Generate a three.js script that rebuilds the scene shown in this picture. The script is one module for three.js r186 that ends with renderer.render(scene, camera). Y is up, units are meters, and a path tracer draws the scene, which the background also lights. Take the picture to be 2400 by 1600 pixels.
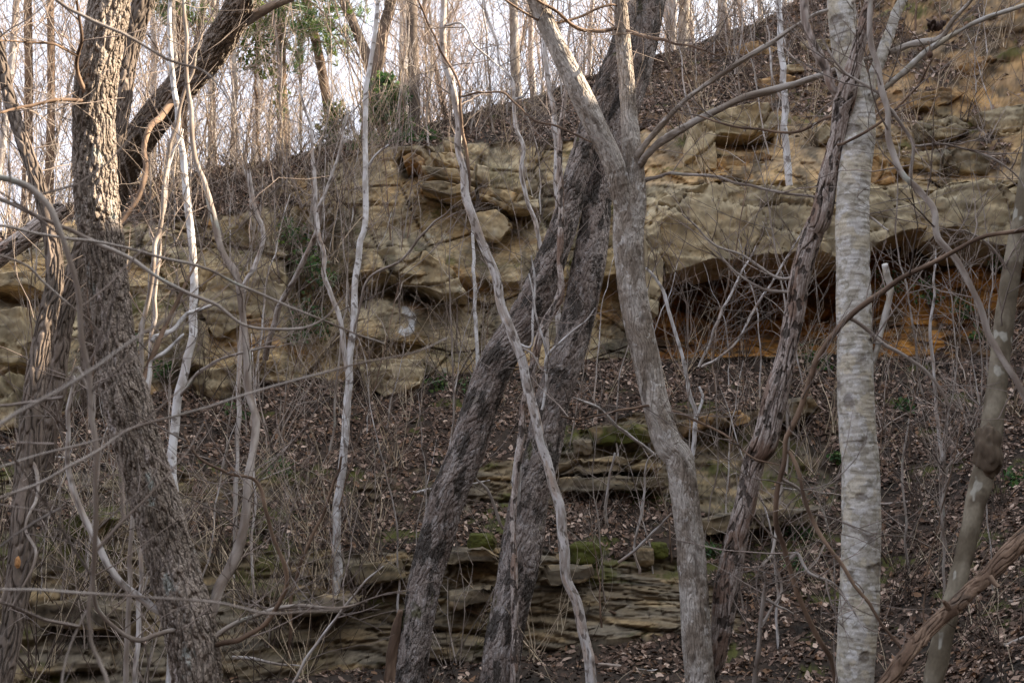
import * as THREE from 'three';
import { ImprovedNoise } from 'three/addons/math/ImprovedNoise.js';
import { mergeGeometries, mergeVertices } from 'three/addons/utils/BufferGeometryUtils.js';
import { TessellateModifier } from 'three/addons/modifiers/TessellateModifier.js';

// ---------------------------------------------------------------- camera, sky, sun, exposure
const scene = new THREE.Scene();
const FOV = 32, PITCH = 8 * Math.PI / 180, EYE = 1.6;
const camera = new THREE.PerspectiveCamera(FOV, 1024 / 682, 0.1, 400);
camera.position.set(0, EYE, 0);
camera.rotation.set(PITCH, 0, 0);
camera.focus = 13.5;
camera.userData.fStop = 3.2;
const renderer = new THREE.WebGLRenderer({ antialias: true });
renderer.toneMapping = THREE.LinearToneMapping;
renderer.toneMappingExposure = 3.75;
renderer.shadowMap.enabled = true;

const SUN = new THREE.Vector3(0.84, 0.50, -0.12).normalize();
{
  const W = 256, H = 128, data = new Float32Array(W * H * 4);
  for (let j = 0; j < H; j++) for (let i = 0; i < W; i++) {
    const el = ((j + 0.5) / H - 0.5) * Math.PI, az = ((i + 0.5) / W - 0.5) * 2 * Math.PI;
    const d = new THREE.Vector3(Math.cos(el) * Math.cos(az), Math.sin(el), Math.cos(el) * Math.sin(az));
    const t = Math.pow(Math.max(0, Math.sin(el)), 0.75);
    const a = Math.max(0, d.dot(SUN));
    const g = 1.2 * Math.pow(a, 2.5), S = 0.55;   // pale hazy sky, brighter round the low sun
    const k = (j * W + i) * 4;
    const below = el < 0;
    data[k] = S * (below ? 0.35 : (0.93 * (1 - t) + 0.40 * t) + g);
    data[k + 1] = S * (below ? 0.33 : (0.935 * (1 - t) + 0.48 * t) + g * 0.95);
    data[k + 2] = S * (below ? 0.32 : (1.05 * (1 - t) + 0.61 * t) + g * 0.85);
    data[k + 3] = 1;
  }
  const sky = new THREE.DataTexture(data, W, H, THREE.RGBAFormat, THREE.FloatType);
  sky.mapping = THREE.EquirectangularReflectionMapping;
  sky.magFilter = sky.minFilter = THREE.LinearFilter;
  sky.needsUpdate = true;
  scene.background = sky;
  scene.environment = sky;
}
const sun = new THREE.DirectionalLight(new THREE.Color(1.0, 0.84, 0.64), 5);
sun.position.copy(SUN).multiplyScalar(60);
sun.castShadow = true;
sun.shadow.mapSize.set(4096, 4096);
Object.assign(sun.shadow.camera, { left: -40, right: 40, top: 40, bottom: -40, near: 1, far: 160 });
scene.add(sun, sun.target);

// ---------------------------------------------------------------- helpers
const noise = new ImprovedNoise();
const N = (x, y, z) => noise.noise(x + 100.3, y + 57.1, z + 200.7);
const fbm = (x, y, z, o = 4) => { let s = 0, a = 0.5; for (let i = 0; i < o; i++) { s += a * N(x, y, z); x *= 2.03; y *= 2.03; z *= 2.03; a *= 0.5; } return s; };
function mulberry(a) { return () => { a |= 0; a = a + 0x6D2B79F5 | 0; let t = Math.imul(a ^ a >>> 15, 1 | a); t = t + Math.imul(t ^ t >>> 7, 61 | t) ^ t; return ((t ^ t >>> 14) >>> 0) / 4294967296; }; }
const hash = (a, b = 0, c = 0) => { let h = Math.imul(a | 0, 374761393) + Math.imul(b | 0, 668265263) + Math.imul(c | 0, 2147483647 ^ 0x5bd1e995) | 0; h = Math.imul(h ^ h >>> 13, 1274126177); h ^= h >>> 16; return (h >>> 0) / 4294967296; };
const clamp = (x, a = 0, b = 1) => Math.min(b, Math.max(a, x));
const sstep = (a, b, x) => { const t = clamp((x - a) / (b - a)); return t * t * (3 - 2 * t); };
const lerp = (a, b, t) => a + (b - a) * t;
const mix3 = (a, b, t) => [a[0] + (b[0] - a[0]) * t, a[1] + (b[1] - a[1]) * t, a[2] + (b[2] - a[2]) * t];
const F = 800 / Math.tan(FOV / 2 * Math.PI / 180), CP = Math.cos(PITCH), SP = Math.sin(PITCH);
// a pixel of the photograph (2400 x 1600) and a horizontal distance give a point
function pix(u, v, z) {
  const nx = (u - 1200) / F, ny = (800 - v) / F, fw = CP - ny * SP, wy = ny * CP + SP;
  return new THREE.Vector3(nx / fw * z, EYE + wy / fw * z, -z);
}
const pixSize = (v, z) => z / (CP - (800 - v) / F * SP) / F;       // metres per pixel
function toPix(p) { const y = p.y - EYE, f = -p.z * CP + y * SP, h = y * CP + p.z * SP; return [1200 + p.x / f * F, 800 - h / f * F]; }

const taken = new Map();
function numbered(name) { const n = taken.get(name) || 0; taken.set(name, n + 1); return n ? `${name}_${String(n).padStart(3, '0')}` : name; }
function thing(name, label, category, base, group) {
  const o = new THREE.Group(); o.name = numbered(name); o.position.copy(base); o.userData = { label, category };
  if (group) o.userData.group = group;
  scene.add(o); return o;
}
function part(name, geo, mat, parent, label) {        // geo in world coordinates
  geo.translate(-parent.position.x, -parent.position.y, -parent.position.z);
  const m = new THREE.Mesh(geo, mat); m.name = name; m.castShadow = m.receiveShadow = true;
  if (label) m.userData.label = label;
  parent.add(m); return m;
}
const M = {
  rock: new THREE.MeshStandardMaterial({ vertexColors: true, roughness: 0.95 }),
  bark: new THREE.MeshStandardMaterial({ vertexColors: true, roughness: 0.9 }),
  leaf: new THREE.MeshStandardMaterial({ color: 0xffffff, roughness: 0.85, side: THREE.DoubleSide }),
  green: new THREE.MeshPhysicalMaterial({ vertexColors: true, roughness: 0.9, side: THREE.DoubleSide, transmission: 0.4, thickness: 0 }),
  stem: new THREE.MeshStandardMaterial({ color: 0xffffff, roughness: 0.9 }),
};

// ---------------------------------------------------------------- the hillside: key lines of the slope, bank, ledge, cliff and brow
const COLS = [
  { u: -900, v: [1900, 1700, 1240, 1180, 1100, 1020, 900, 800, 780, 700, 660, 640], z: [8, 9, 10.4, 11, 11.6, 12.6, 13, 13.2, 13, 13.4, 14, 15] },
  { u: 0, v: [1900, 1700, 1240, 1180, 1100, 1010, 860, 700, 680, 610, 575, 545], z: [9, 10.3, 11.6, 12.3, 12.9, 14, 14.3, 14.6, 14.3, 14.6, 15.1, 15.8] },
  { u: 300, v: [1880, 1680, 1240, 1190, 1090, 930, 800, 690, 670, 540, 460, 425], z: [9.2, 10.6, 12, 12.7, 13.4, 15, 15.3, 15.6, 15.4, 15.7, 16.2, 17] },
  { u: 600, v: [1860, 1640, 1290, 1210, 1090, 905, 780, 670, 650, 500, 425, 380], z: [9.5, 11.3, 12.6, 13.4, 14.2, 16, 16.3, 16.5, 16.3, 16.6, 17.1, 17.9] },
  { u: 900, v: [1840, 1570, 1300, 1220, 1080, 890, 790, 690, 640, 470, 345, 318], z: [9.8, 12.4, 13.2, 14.2, 15, 16.6, 16.7, 17.0, 16.6, 16.9, 17.3, 18.2] },
  { u: 1200, v: [1830, 1550, 1290, 1200, 1070, 870, 780, 680, 660, 480, 335, 240], z: [10, 12.8, 13.5, 14.6, 15.2, 16.9, 17.2, 17.4, 17.2, 17.4, 17.8, 19.5] },
  { u: 1400, v: [1820, 1500, 1320, 1130, 1000, 850, 790, 670, 650, 470, 330, 175], z: [10.2, 12.8, 13.5, 14.8, 15.3, 16.8, 17.3, 17.5, 17.2, 17.3, 17.9, 20] },
  { u: 1560, v: [1810, 1490, 1340, 1140, 960, 840, 790, 630, 618, 430, 300, 125], z: [10.3, 12.8, 13.5, 14.9, 15.5, 16.8, 18.2, 18.7, 16.6, 16.8, 17.9, 20.5] },
  { u: 1750, v: [1800, 1500, 1400, 1260, 960, 835, 780, 615, 600, 420, 290, 60], z: [10.4, 12.6, 13.1, 14, 15.6, 16.8, 18.4, 19.0, 16.4, 16.7, 18, 21] },
  { u: 1950, v: [1790, 1560, 1440, 1290, 980, 830, 770, 605, 590, 430, 290, -40], z: [10, 11.6, 12.6, 13.7, 15.6, 16.8, 18.1, 18.7, 16.5, 16.8, 18.2, 21.5] },
  { u: 2150, v: [1790, 1600, 1440, 1290, 1000, 850, 720, 560, 540, 420, 270, -150], z: [9, 10.5, 11.8, 13, 15.1, 16.4, 17.3, 18.0, 16.4, 16.7, 18, 20.5] },
  { u: 2400, v: [1790, 1600, 1440, 1290, 1020, 860, 720, 595, 575, 420, 250, -280], z: [7.6, 8.9, 10.4, 11.8, 14.3, 15.8, 16.6, 17.2, 16.2, 16.5, 17.6, 20.2] },
  { u: 2900, v: [1790, 1600, 1440, 1290, 1020, 860, 720, 600, 580, 420, 200, -560], z: [5.6, 6.6, 7.8, 9.2, 11.8, 13.5, 14.6, 15.2, 14.6, 15.2, 17, 20] },
  { u: 3400, v: [1790, 1600, 1440, 1290, 1020, 860, 720, 600, 580, 420, 200, -650], z: [4.6, 5.4, 6.4, 7.6, 9.8, 11.5, 12.6, 13.2, 12.8, 13.6, 16, 20] },
];
const SEG = [20, 72, 40, 36, 50, 45, 45, 12, 60, 40, 72];           // rows between key lines
// how much bare rock shows in each band, per column; kind of rock: shale below, sandstone above
const BARE = [
  [0, 0, 0, 0, 0, 0, 0, 0, 0, 0, 0, 0, 0, 0],
  [0.7, 0.7, 0.62, 0.6, 0.85, 1, 1, 1, 0.4, 0.1, 0, 0, 0, 0],
  [0.3, 0.3, 0.35, 0.35, 0.3, 0.3, 0.3, 0.3, 0.3, 0.15, 0.1, 0, 0, 0],
  [0.5, 0.5, 0.5, 0.45, 0.42, 0.6, 1, 1, 0.6, 0.4, 0.15, 0.1, 0, 0],
  [0.1, 0.1, 0, 0, 0, 0, 0, 0.15, 0.15, 0.1, 0, 0, 0, 0],
  [0.8, 0.8, 0.9, 0.65, 0.9, 0.8, 0.6, 0.8, 0.95, 0.9, 0.55, 0.4, 0.3, 0.3],
  [1, 1, 1, 0.7, 1, 1, 1, 1, 1, 1, 0.8, 0.7, 0.5, 0.5],
  [1, 1, 1, 1, 1, 1, 1, 1, 1, 1, 1, 1, 1, 1],
  [1, 1, 0.9, 0.65, 1, 1, 1, 1, 1, 1, 1, 1, 0.8, 0.8],
  [0.6, 0.6, 0.4, 0.35, 0.9, 0.9, 0.7, 0.75, 0.7, 0.55, 0.5, 0.5, 0.5, 0.5],
  [0, 0, 0, 0, 0.1, 0.1, 0.1, 0.15, 0.30, 0.40, 0.48, 0.52, 0.45, 0.4],
];
function column(u) {
  let i = 0; while (i < COLS.length - 2 && u > COLS[i + 1].u) i++;
  const a = COLS[i], b = COLS[i + 1], t = clamp((u - a.u) / (b.u - a.u)), s = t * t * (3 - 2 * t) * 0.5 + t * 0.5;
  return { v: a.v.map((x, k) => lerp(x, b.v[k], s)), z: a.z.map((x, k) => lerp(x, b.z[k], s)), bare: BARE.map(r => lerp(r[i], r[i + 1], s)) };
}
function surfZ(u, v) {                                               // distance of the slope at a pixel
  const c = column(u);
  if (v >= c.v[0]) return c.z[0];
  for (let k = 0; k < 11; k++) if (v <= c.v[k] && v >= c.v[k + 1]) return lerp(c.z[k], c.z[k + 1], (c.v[k] - v) / (c.v[k] - c.v[k + 1] || 1));
  return c.z[11];
}
const groundY = (x, z) => 0.05 * fbm(x * 0.8, 3.3, z * 0.8, 3) + 0.5 * Math.max(0, x - 3.2) * (z < 14 ? 1 : 1);

// local swellings and recesses of the face: [u, v, half width, half height, metres towards the viewer, turn]
const BUMPS = [
  [945, 678, 95, 26, -0.35, 0.18], [950, 612, 130, 55, 0.28, 0.15], [920, 760, 95, 60, 0.2, 0], [1000, 745, 20, 60, -0.1, 0.1], [880, 825, 90, 16, -0.22, -0.1],
  [960, 390, 30, 30, -0.5, 0], [1120, 430, 10, 60, -0.3, 0.15], [1060, 470, 70, 10, -0.18, 0.2], [620, 760, 70, 110, 0.3, 0], [560, 600, 30, 70, -0.25, 0.3],
  [720, 690, 45, 190, -0.55, 0.1], [430, 780, 40, 60, 0.2, 0], [350, 640, 60, 40, -0.25, 0], [520, 660, 40, 20, -0.2, 0], [1740, 330, 75, 26, -0.6, 0.05], [2080, 400, 50, 50, -0.35, -0.5],
  [1480, 600, 30, 120, -0.4, 0], [1525, 520, 22, 160, 0.25, 0], [2210, 560, 70, 25, -0.25, 0], [1200, 420, 60, 40, 0.15, 0], [30, 690, 70, 26, -0.35, 0.1], [30, 820, 70, 60, 0.2, 0], [200, 700, 50, 60, -0.2, 0],
];
const C = {
  tan: [0.54, 0.375, 0.18], grey: [0.45, 0.37, 0.24], ochre: [0.52, 0.235, 0.045], rust: [0.26, 0.095, 0.02], stain: [0.095, 0.08, 0.058], lichen: [0.46, 0.45, 0.38], moss: [0.085, 0.088, 0.012], olive: [0.15, 0.125, 0.05],
  shale: [0.20, 0.148, 0.085], shaleDark: [0.04, 0.03, 0.021], shaleGrey: [0.24, 0.20, 0.145], litter: [0.05, 0.032, 0.021], soil: [0.02, 0.013, 0.008], earth: [0.15, 0.085, 0.04],
};
function sandstone(p, ochre = 0) {
  const { x, y, z } = p;
  const a = fbm(x * 0.9, y * 1.3, z * 0.9, 4), b = fbm(x * 2.7 + 9, y * 3.4, z * 2.7, 4), c = fbm(x * 11, y * 16, z * 11, 3), g = N(x * 42, y * 48, z * 42);
  let col = mix3(C.tan, C.grey, sstep(-0.38, 0.22, a + 0.5 * c));
  col = mix3(col, C.ochre, sstep(0.12, 0.42, b * 0.9 + 0.25 * c - 0.12) * 0.75);
  if (ochre > 0) col = mix3(col, mix3(C.ochre, C.rust, sstep(-0.2, 0.3, fbm(x * 1.4, y * 7, z, 4))), clamp(ochre + 0.3 * c));
  col = mix3(col, C.stain, sstep(0.03, 0.22, fbm(x * 2.6, y * 0.8 + 40, z * 2, 4) + 0.3 * c) * 0.75);
  col = mix3(col, C.olive, sstep(0.08, 0.4, fbm(x * 1.1 + 30, y * 1.1, z, 3) + 0.3 * c) * 0.55 * (1 - ochre));
  col = mix3(col, C.lichen, sstep(0.30, 0.42, fbm(x * 4.4 + 70, y * 4.4, z * 4.4, 3) + 0.25 * c) * 0.55 * (1 - ochre));
  const m = 0.84 + 0.95 * c + 0.4 * g;
  return [col[0] * m, col[1] * m, col[2] * m];
}
function shale(p) {
  const { x, y, z } = p, w = y * 1 + x * 0.03 + 0.06 * N(x * 0.9, y, z);
  const lay = N(x * 0.7, w * 22, 5), lay2 = N(x * 1.6, w * 60, 9), b = fbm(x * 1.3, y * 2, z * 1.3, 3), g = N(x * 45, y * 45, z * 45);
  let col = mix3(C.shale, C.shaleGrey, sstep(-0.3, 0.4, b + 0.4 * lay));
  col = mix3(col, C.shaleDark, sstep(0.05, 0.5, lay * 0.7 + lay2 * 0.5) * 0.75);
  col = mix3(col, C.olive, sstep(0.05, 0.35, fbm(x * 0.8 + 8, y * 1.2, z, 3)) * 0.3);
  col = mix3(col, C.tan, sstep(0.22, 0.5, N(x * 2, w * 12, 20)) * 0.45);
  const m = 0.9 + 0.25 * g + 0.2 * N(x * 14, y * 20, z * 14);
  return [col[0] * m, col[1] * m, col[2] * m];
}
function mossy(p) {
  const c = fbm(p.x * 9, p.y * 9, p.z * 9, 3), g = N(p.x * 50, p.y * 50, p.z * 50), m = 0.9 + 0.7 * c + 0.35 * g;
  return [C.moss[0] * m, C.moss[1] * m, C.moss[2] * m];
}
// broken facets: every cell of a jittered grid is a small plane of its own
let lastCell = 0.5;
function facet(x, y, sx, sy, seed, groove = 0.05) {
  const gx = x * sx + 0.25 * N(x * sx * 0.7, y * sy * 0.7, seed), gy = y * sy + 0.25 * N(x * sx * 0.7 + 9, y * sy * 0.7, seed), ix = Math.floor(gx), iy = Math.floor(gy);
  let b = 1e9, b2 = 1e9, r = 0, cell = 0;
  for (let j = -1; j <= 1; j++) for (let i = -1; i <= 1; i++) {
    const cx = ix + i, cy = iy + j, px = cx + hash(cx, cy, seed), py = cy + hash(cx, cy, seed + 1), dx = gx - px, dy = gy - py, d = dx * dx + dy * dy;
    if (d < b) { b2 = b; b = d; cell = hash(cx, cy, seed + 8); r = (hash(cx, cy, seed + 2) - 0.5) * 0.8 + (hash(cx, cy, seed + 3) - 0.5) * 1.5 * dx + (hash(cx, cy, seed + 4) - 0.35) * 1.5 * dy; } else if (d < b2) b2 = d;
  }
  const e = Math.sqrt(b2) - Math.sqrt(b);
  lastCell = cell; return groove ? r - 0.7 * (1 - sstep(0, groove * (sx + sy) * 0.5, e)) : r;
}
// beds of the sandstone: each bed stands out by its own amount and is cut into blocks
function beds(x, y, th, amp, groove, seed) {
  const w = y + 0.10 * x + 0.16 * N(x * 0.45, y * 0.6, seed) + 0.05 * N(x * 2, y * 2.4, seed);
  const t = w / th, k = Math.floor(t), f = t - k;
  const o = hash(k, seed), bl = th * (1.6 + 3.5 * hash(k, seed, 3)), tx = x / bl + hash(k, seed, 5) + 0.12 * N(x * 3, y * 3, seed + 2), kx = Math.floor(tx), fx = tx - kx;
  const q = hash(k, kx, seed + 9);
  const e = Math.min(f, 1 - f) * th, ex = Math.min(fx, 1 - fx) * bl;
  const cut = Math.exp(-e / 0.022) + 0.7 * (q > 0.35 ? Math.exp(-ex / 0.02) : 0);
  const round = -0.08 * amp * (1 - sstep(0, 0.06, e));
  return amp * (o * 0.6 + q * 0.7 - 0.65) - groove * Math.min(1, cut) * (0.4 + 0.6 * hash(k, seed, 7)) + round;
}
const us = [];
{ let u = -900; while (u < 3400) { us.push(u); u += u < -40 ? (u < -200 ? 30 : 10) : u > 2440 ? (u > 2600 ? 30 : 10) : 4.1; } us.push(3400); }
const ROWS = SEG.reduce((a, b) => a + b, 0) + 1, BACK = [0.3, 0.8, 1.6, 3, 5, 8, 12, 18, 26, 36, 50];
const surface = { cols: us.length, rows: ROWS, pos: [], litter: [] };   // kept for scattering
const cliff = new THREE.Group(); cliff.name = 'cliff'; cliff.userData = { kind: 'structure', label: 'shaded sandstone and shale cliff rising behind the bare trees', category: 'cliff' };
scene.add(cliff);
{
  const nC = us.length, nR = ROWS + BACK.length;
  const P = new Float32Array(nC * nR * 3), K = new Float32Array(nC * nR * 3);
  for (let i = 0; i < nC; i++) {
    const u = us[i], c = column(u);
    let r = 0, last;
    for (let k = 0; k < 11; k++) for (let j = 0; j < SEG[k] + (k === 10 ? 1 : 0); j++, r++) {
      const t = j / SEG[k], v = lerp(c.v[k], c.v[k + 1], t);
      let z = lerp(c.z[k], c.z[k + 1], t);
      const p0 = pix(u, v, z);
      const edge = 0.22 * fbm(p0.x * 1.6, p0.y * 1.6, 4.4, 3) + 0.12 * N(p0.x * 7, p0.y * 7, 2);
      const bl = k > 0 ? c.bare[k - 1] : 0, bh = k < 10 ? c.bare[k + 1] : 0;
      const bareness = clamp(c.bare[k] + (bl - c.bare[k]) * 0.5 * Math.max(0, 1 - t * 5) + (bh - c.bare[k]) * 0.5 * Math.max(0, t * 5 - 4));
      const rk = sstep(0.38, 0.56, bareness + edge);
      let d = 0, tone = 1;
      const isShale = k <= 3 || (k === 4 && t < 0.5);
      // coarse form
      d += 0.30 * fbm(p0.x * 0.55, p0.y * 0.7, 11, 3) * (0.4 + 0.6 * rk);
      if (isShale) {
        const w = p0.y + 0.04 * p0.x + 0.05 * N(p0.x * 0.8, p0.y * 1.2, 3);
        const l1 = N(p0.x * 0.55, w * 9, 31), l2 = N(p0.x * 1.1, w * 26, 37);
        const worn = 0.3 + 0.7 * sstep(-0.1, 0.2, fbm(p0.x * 0.6 + 40, p0.y * 0.8, 6, 3)); d += rk * (beds(p0.x, p0.y, 0.27, 0.30, 0.12, 53) * worn + beds(p0.x, p0.y, 0.075, 0.09, 0.035, 51) + 0.03 * l1 + 0.02 * l2 + 0.03 * N(p0.x * 9, w * 50, 41) + 0.06 * facet(p0.x, w, 1.6, 5, 25, 0.03) + 0.035 * facet(p0.x, w, 5, 18, 35, 0)); tone = 0.7 + 0.55 * lastCell;
      } else {
        const inCave = k === 5 || k === 6;
        const patch = sstep(-0.08, 0.2, fbm(p0.x * 0.7 + 3, p0.y * 0.9, 2, 3)) * (u < 1500 && v > 475 ? 0.35 : 1), tilted = p0.y + 0.12 * p0.x * Math.sin(p0.x * 0.23);
        d += rk * (beds(p0.x, tilted, 0.74, 0.30, 0.10, 17) * (0.3 + 0.7 * patch) + beds(p0.x * 1.1, tilted, 0.19, 0.085, 0.045, 29) * (inCave && u > 1400 ? 1.2 : patch) + 0.06 * fbm(p0.x * 2.2, p0.y * 2.8, 7, 4) + (u < 1480 ? 0.17 * facet(p0.x, tilted, 0.62, 0.9, 5, 0.032) : 0.26 * facet(p0.x, tilted, 0.8, 1.2, 5, k >= 9 ? 0 : 0.05)) + 0.03 * facet(p0.x, tilted, 8, 15, 75, 0) + (u < 1480 ? 0.05 : 0.075) * facet(p0.x, tilted, 2.6, 5, 15, 0));
        tone = 0.72 + 0.5 * lastCell;
      }
      d += (1 - rk) * (0.10 * fbm(p0.x * 2.5, p0.y * 2.5, 17, 4) + 0.02 * N(p0.x * 16, p0.y * 16, 3));
      let bump = 0;
      for (const [bu, bv, bw, bh2, bd, ba] of BUMPS) {
        const du = u - bu, dv = v - bv, cu = (du * Math.cos(ba) + dv * Math.sin(ba)) / bw, cv = (-du * Math.sin(ba) + dv * Math.cos(ba)) / bh2, q = cu * cu + cv * cv;
        if (q < 2.2) bump += bd * (1 - sstep(0.55, 1.45, Math.sqrt(q) + 0.12 * N(u * 0.05, v * 0.05, 1)));
      }
      d += bump;
      if (k === 10 && t > 0.75) d *= 1 - (t - 0.75) * 2;
      z -= d;
      const p = pix(u, v, z), n = r * nC + i;
      P[n * 3] = p.x; P[n * 3 + 1] = p.y; P[n * 3 + 2] = p.z;
      last = p;
      // what it is made of
      let col;
      const cg = N(p.x * 40, p.y * 40, p.z * 40), cm = fbm(p.x * 3, p.y * 3, p.z * 3, 4);
      let bare;
      if (isShale) bare = shale(p).map(q => q * tone); else {
        let och = 0;
        if (u > 1500) och = (k === 5 || k === 6 || k === 7) ? 1.1 : k === 9 ? 0.3 : k === 10 ? 0.45 : 0;
        else och = sstep(0.15, 0.35, fbm(p.x * 0.8 + 5, p.y * 2, 3, 3)) * 0.5;
        bare = sandstone(p, och).map(q => q * tone);
      }
      const soft = mix3(k >= 9 && u > 1350 ? mix3(C.earth, C.litter, sstep(-0.15, 0.2, cm)) : C.litter, C.soil, sstep(-0.1, 0.25, cm)).map(q => q * (0.95 + 0.4 * cg + 0.3 * N(p.x * 15, p.y * 15, p.z * 15)));
      col = mix3(soft, bare, rk);
      const ms = sstep(0.20, 0.34, fbm(p.x * 1.5 + 60, p.y * 2.2, p.z * 1.5, 4) + (k === 1 && t > 0.75 || k === 2 || k === 3 ? 0.10 : -0.02) + 0.15 * cg);
      if (ms > 0 && !(u > 1500 && k >= 5 && k <= 7)) col = mix3(col, mossy(p), ms * 0.8);
      // the chalk-white smear on the block under the small overhang
      { const du = u - 948, dv = v - 752, ang = Math.atan2(dv / 36, du / 24), rr = Math.hypot(du / 24, dv / 36) + 0.25 * N(u * 0.06, v * 0.06, 3);
        const wm = (ang > -1.9 && ang < 2.4) ? sstep(0.42, 0.56, rr) * (1 - sstep(0.9, 1.05, rr)) : 0;
        if (wm > 0) col = mix3(col, [0.66, 0.67, 0.68], wm * clamp(0.75 + 0.6 * N(u * 0.3, v * 0.3, 9))); }
      K[n * 3] = Math.max(0.01, col[0]); K[n * 3 + 1] = Math.max(0.01, col[1]); K[n * 3 + 2] = Math.max(0.006, col[2]);
      surface.litter[n] = (1 - rk) * (1 - 0.5 * ms);
    }
    for (let b = 0; b < BACK.length; b++, r++) {
      const n = r * nC + i, back = BACK[b];
      P[n * 3] = last.x * (1 + back * 0.035); P[n * 3 + 2] = last.z - back;
      P[n * 3 + 1] = last.y + 0.04 * Math.min(back, 6) - Math.max(0, back - 4) * 0.16 + 0.2 * fbm(last.x * 0.5, back * 0.3, 3, 3);
      K[n * 3] = 0.17; K[n * 3 + 1] = 0.115; K[n * 3 + 2] = 0.075;
    }
  }
  const idx = [];
  for (let r = 0; r < nR - 1; r++) for (let i = 0; i < nC - 1; i++) { const a = r * nC + i, b = a + 1, c = a + nC, d = c + 1; idx.push(a, b, d, a, d, c); }
  const g = new THREE.BufferGeometry();
  g.setAttribute('position', new THREE.BufferAttribute(P, 3)); g.setAttribute('color', new THREE.BufferAttribute(K, 3)); g.setIndex(idx); g.computeVertexNormals();
  part('rock_face', g, M.rock, cliff);
  surface.pos = P;
}
const surfaceAt = (r, i) => { const n = (r * us.length + i) * 3; return new THREE.Vector3(surface.pos[n], surface.pos[n + 1], surface.pos[n + 2]); };

// blocks and slabs that stand out of the cliff
function slab(name, poly, z, th, look, opt = {}) {
  const pts = poly.map(([u, v]) => pix(u, v, z)), sh = new THREE.Shape(pts.map(p => new THREE.Vector2(p.x, p.y)));
  const bev = opt.bevel ?? 0.014;
  let g = new THREE.ExtrudeGeometry(sh, { depth: th, bevelEnabled: true, bevelThickness: bev, bevelSize: bev * 0.7, bevelOffset: -bev * 0.7, bevelSegments: 1, steps: 1 });
  g.deleteAttribute('uv'); g.deleteAttribute('normal');
  g = new TessellateModifier(opt.edge ?? 0.045, 9).modify(g);
  g.deleteAttribute('normal'); g = mergeVertices(g, 1e-4);
  const A = g.attributes.position, K = new Float32Array(A.count * 3), tilt = opt.tilt || 0, y0 = pts.reduce((s, p) => s + p.y, 0) / pts.length;
  for (let i = 0; i < A.count; i++) {
    const p = new THREE.Vector3().fromBufferAttribute(A, i);
    p.z = p.z - th - z;
    p.z -= (p.y - y0) * tilt;
    const q = p.clone(), s = opt.rough ?? 1;
    p.x += s * (0.05 * fbm(q.x * 2.5, q.y * 2.5, q.z * 2.5, 3) + 0.014 * N(q.x * 14, q.y * 14, q.z * 14));
    p.y += s * (0.04 * facet(q.x, q.z, 2.6, 2, 65, 0) + 0.05 * fbm(q.x * 2.5 + 7, q.y * 2.5, q.z * 2.5, 3) + 0.014 * N(q.x * 14 + 4, q.y * 14, q.z * 14));
    p.z += s * (0.06 * fbm(q.x * 1.8, q.y * 2.6, q.z, 4) + 0.12 * facet(q.x, q.y, 0.9, 1.5, 45, 0.035) + 0.05 * facet(q.x, q.y, 3, 6, 55, 0) + beds(q.x, q.y, 0.16, 0.05, 0.03, 71) * (opt.beds ?? 1) + 0.015 * N(q.x * 20, q.y * 24, q.z * 20));
    A.setXYZ(i, p.x, p.y, p.z);
    const tn = 0.78 + 0.4 * lastCell, c = look(p).map(x => x * tn); K.set(c.map(x => Math.max(0.006, x)), i * 3);
  }
  g.setAttribute('color', new THREE.BufferAttribute(K, 3));
  return (g.computeVertexNormals(), part(name, g, M.rock, cliff));
}
const sand = p => sandstone(p), sandO = p => sandstone(p, 0.5), mossTop = p => mix3(shale(p), mossy(p), sstep(-0.12, 0.1, fbm(p.x * 3, p.y * 3, p.z * 3, 3)));
const greySand = p => mix3(sandstone(p), [0.52, 0.42, 0.26], 0.4);
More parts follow.
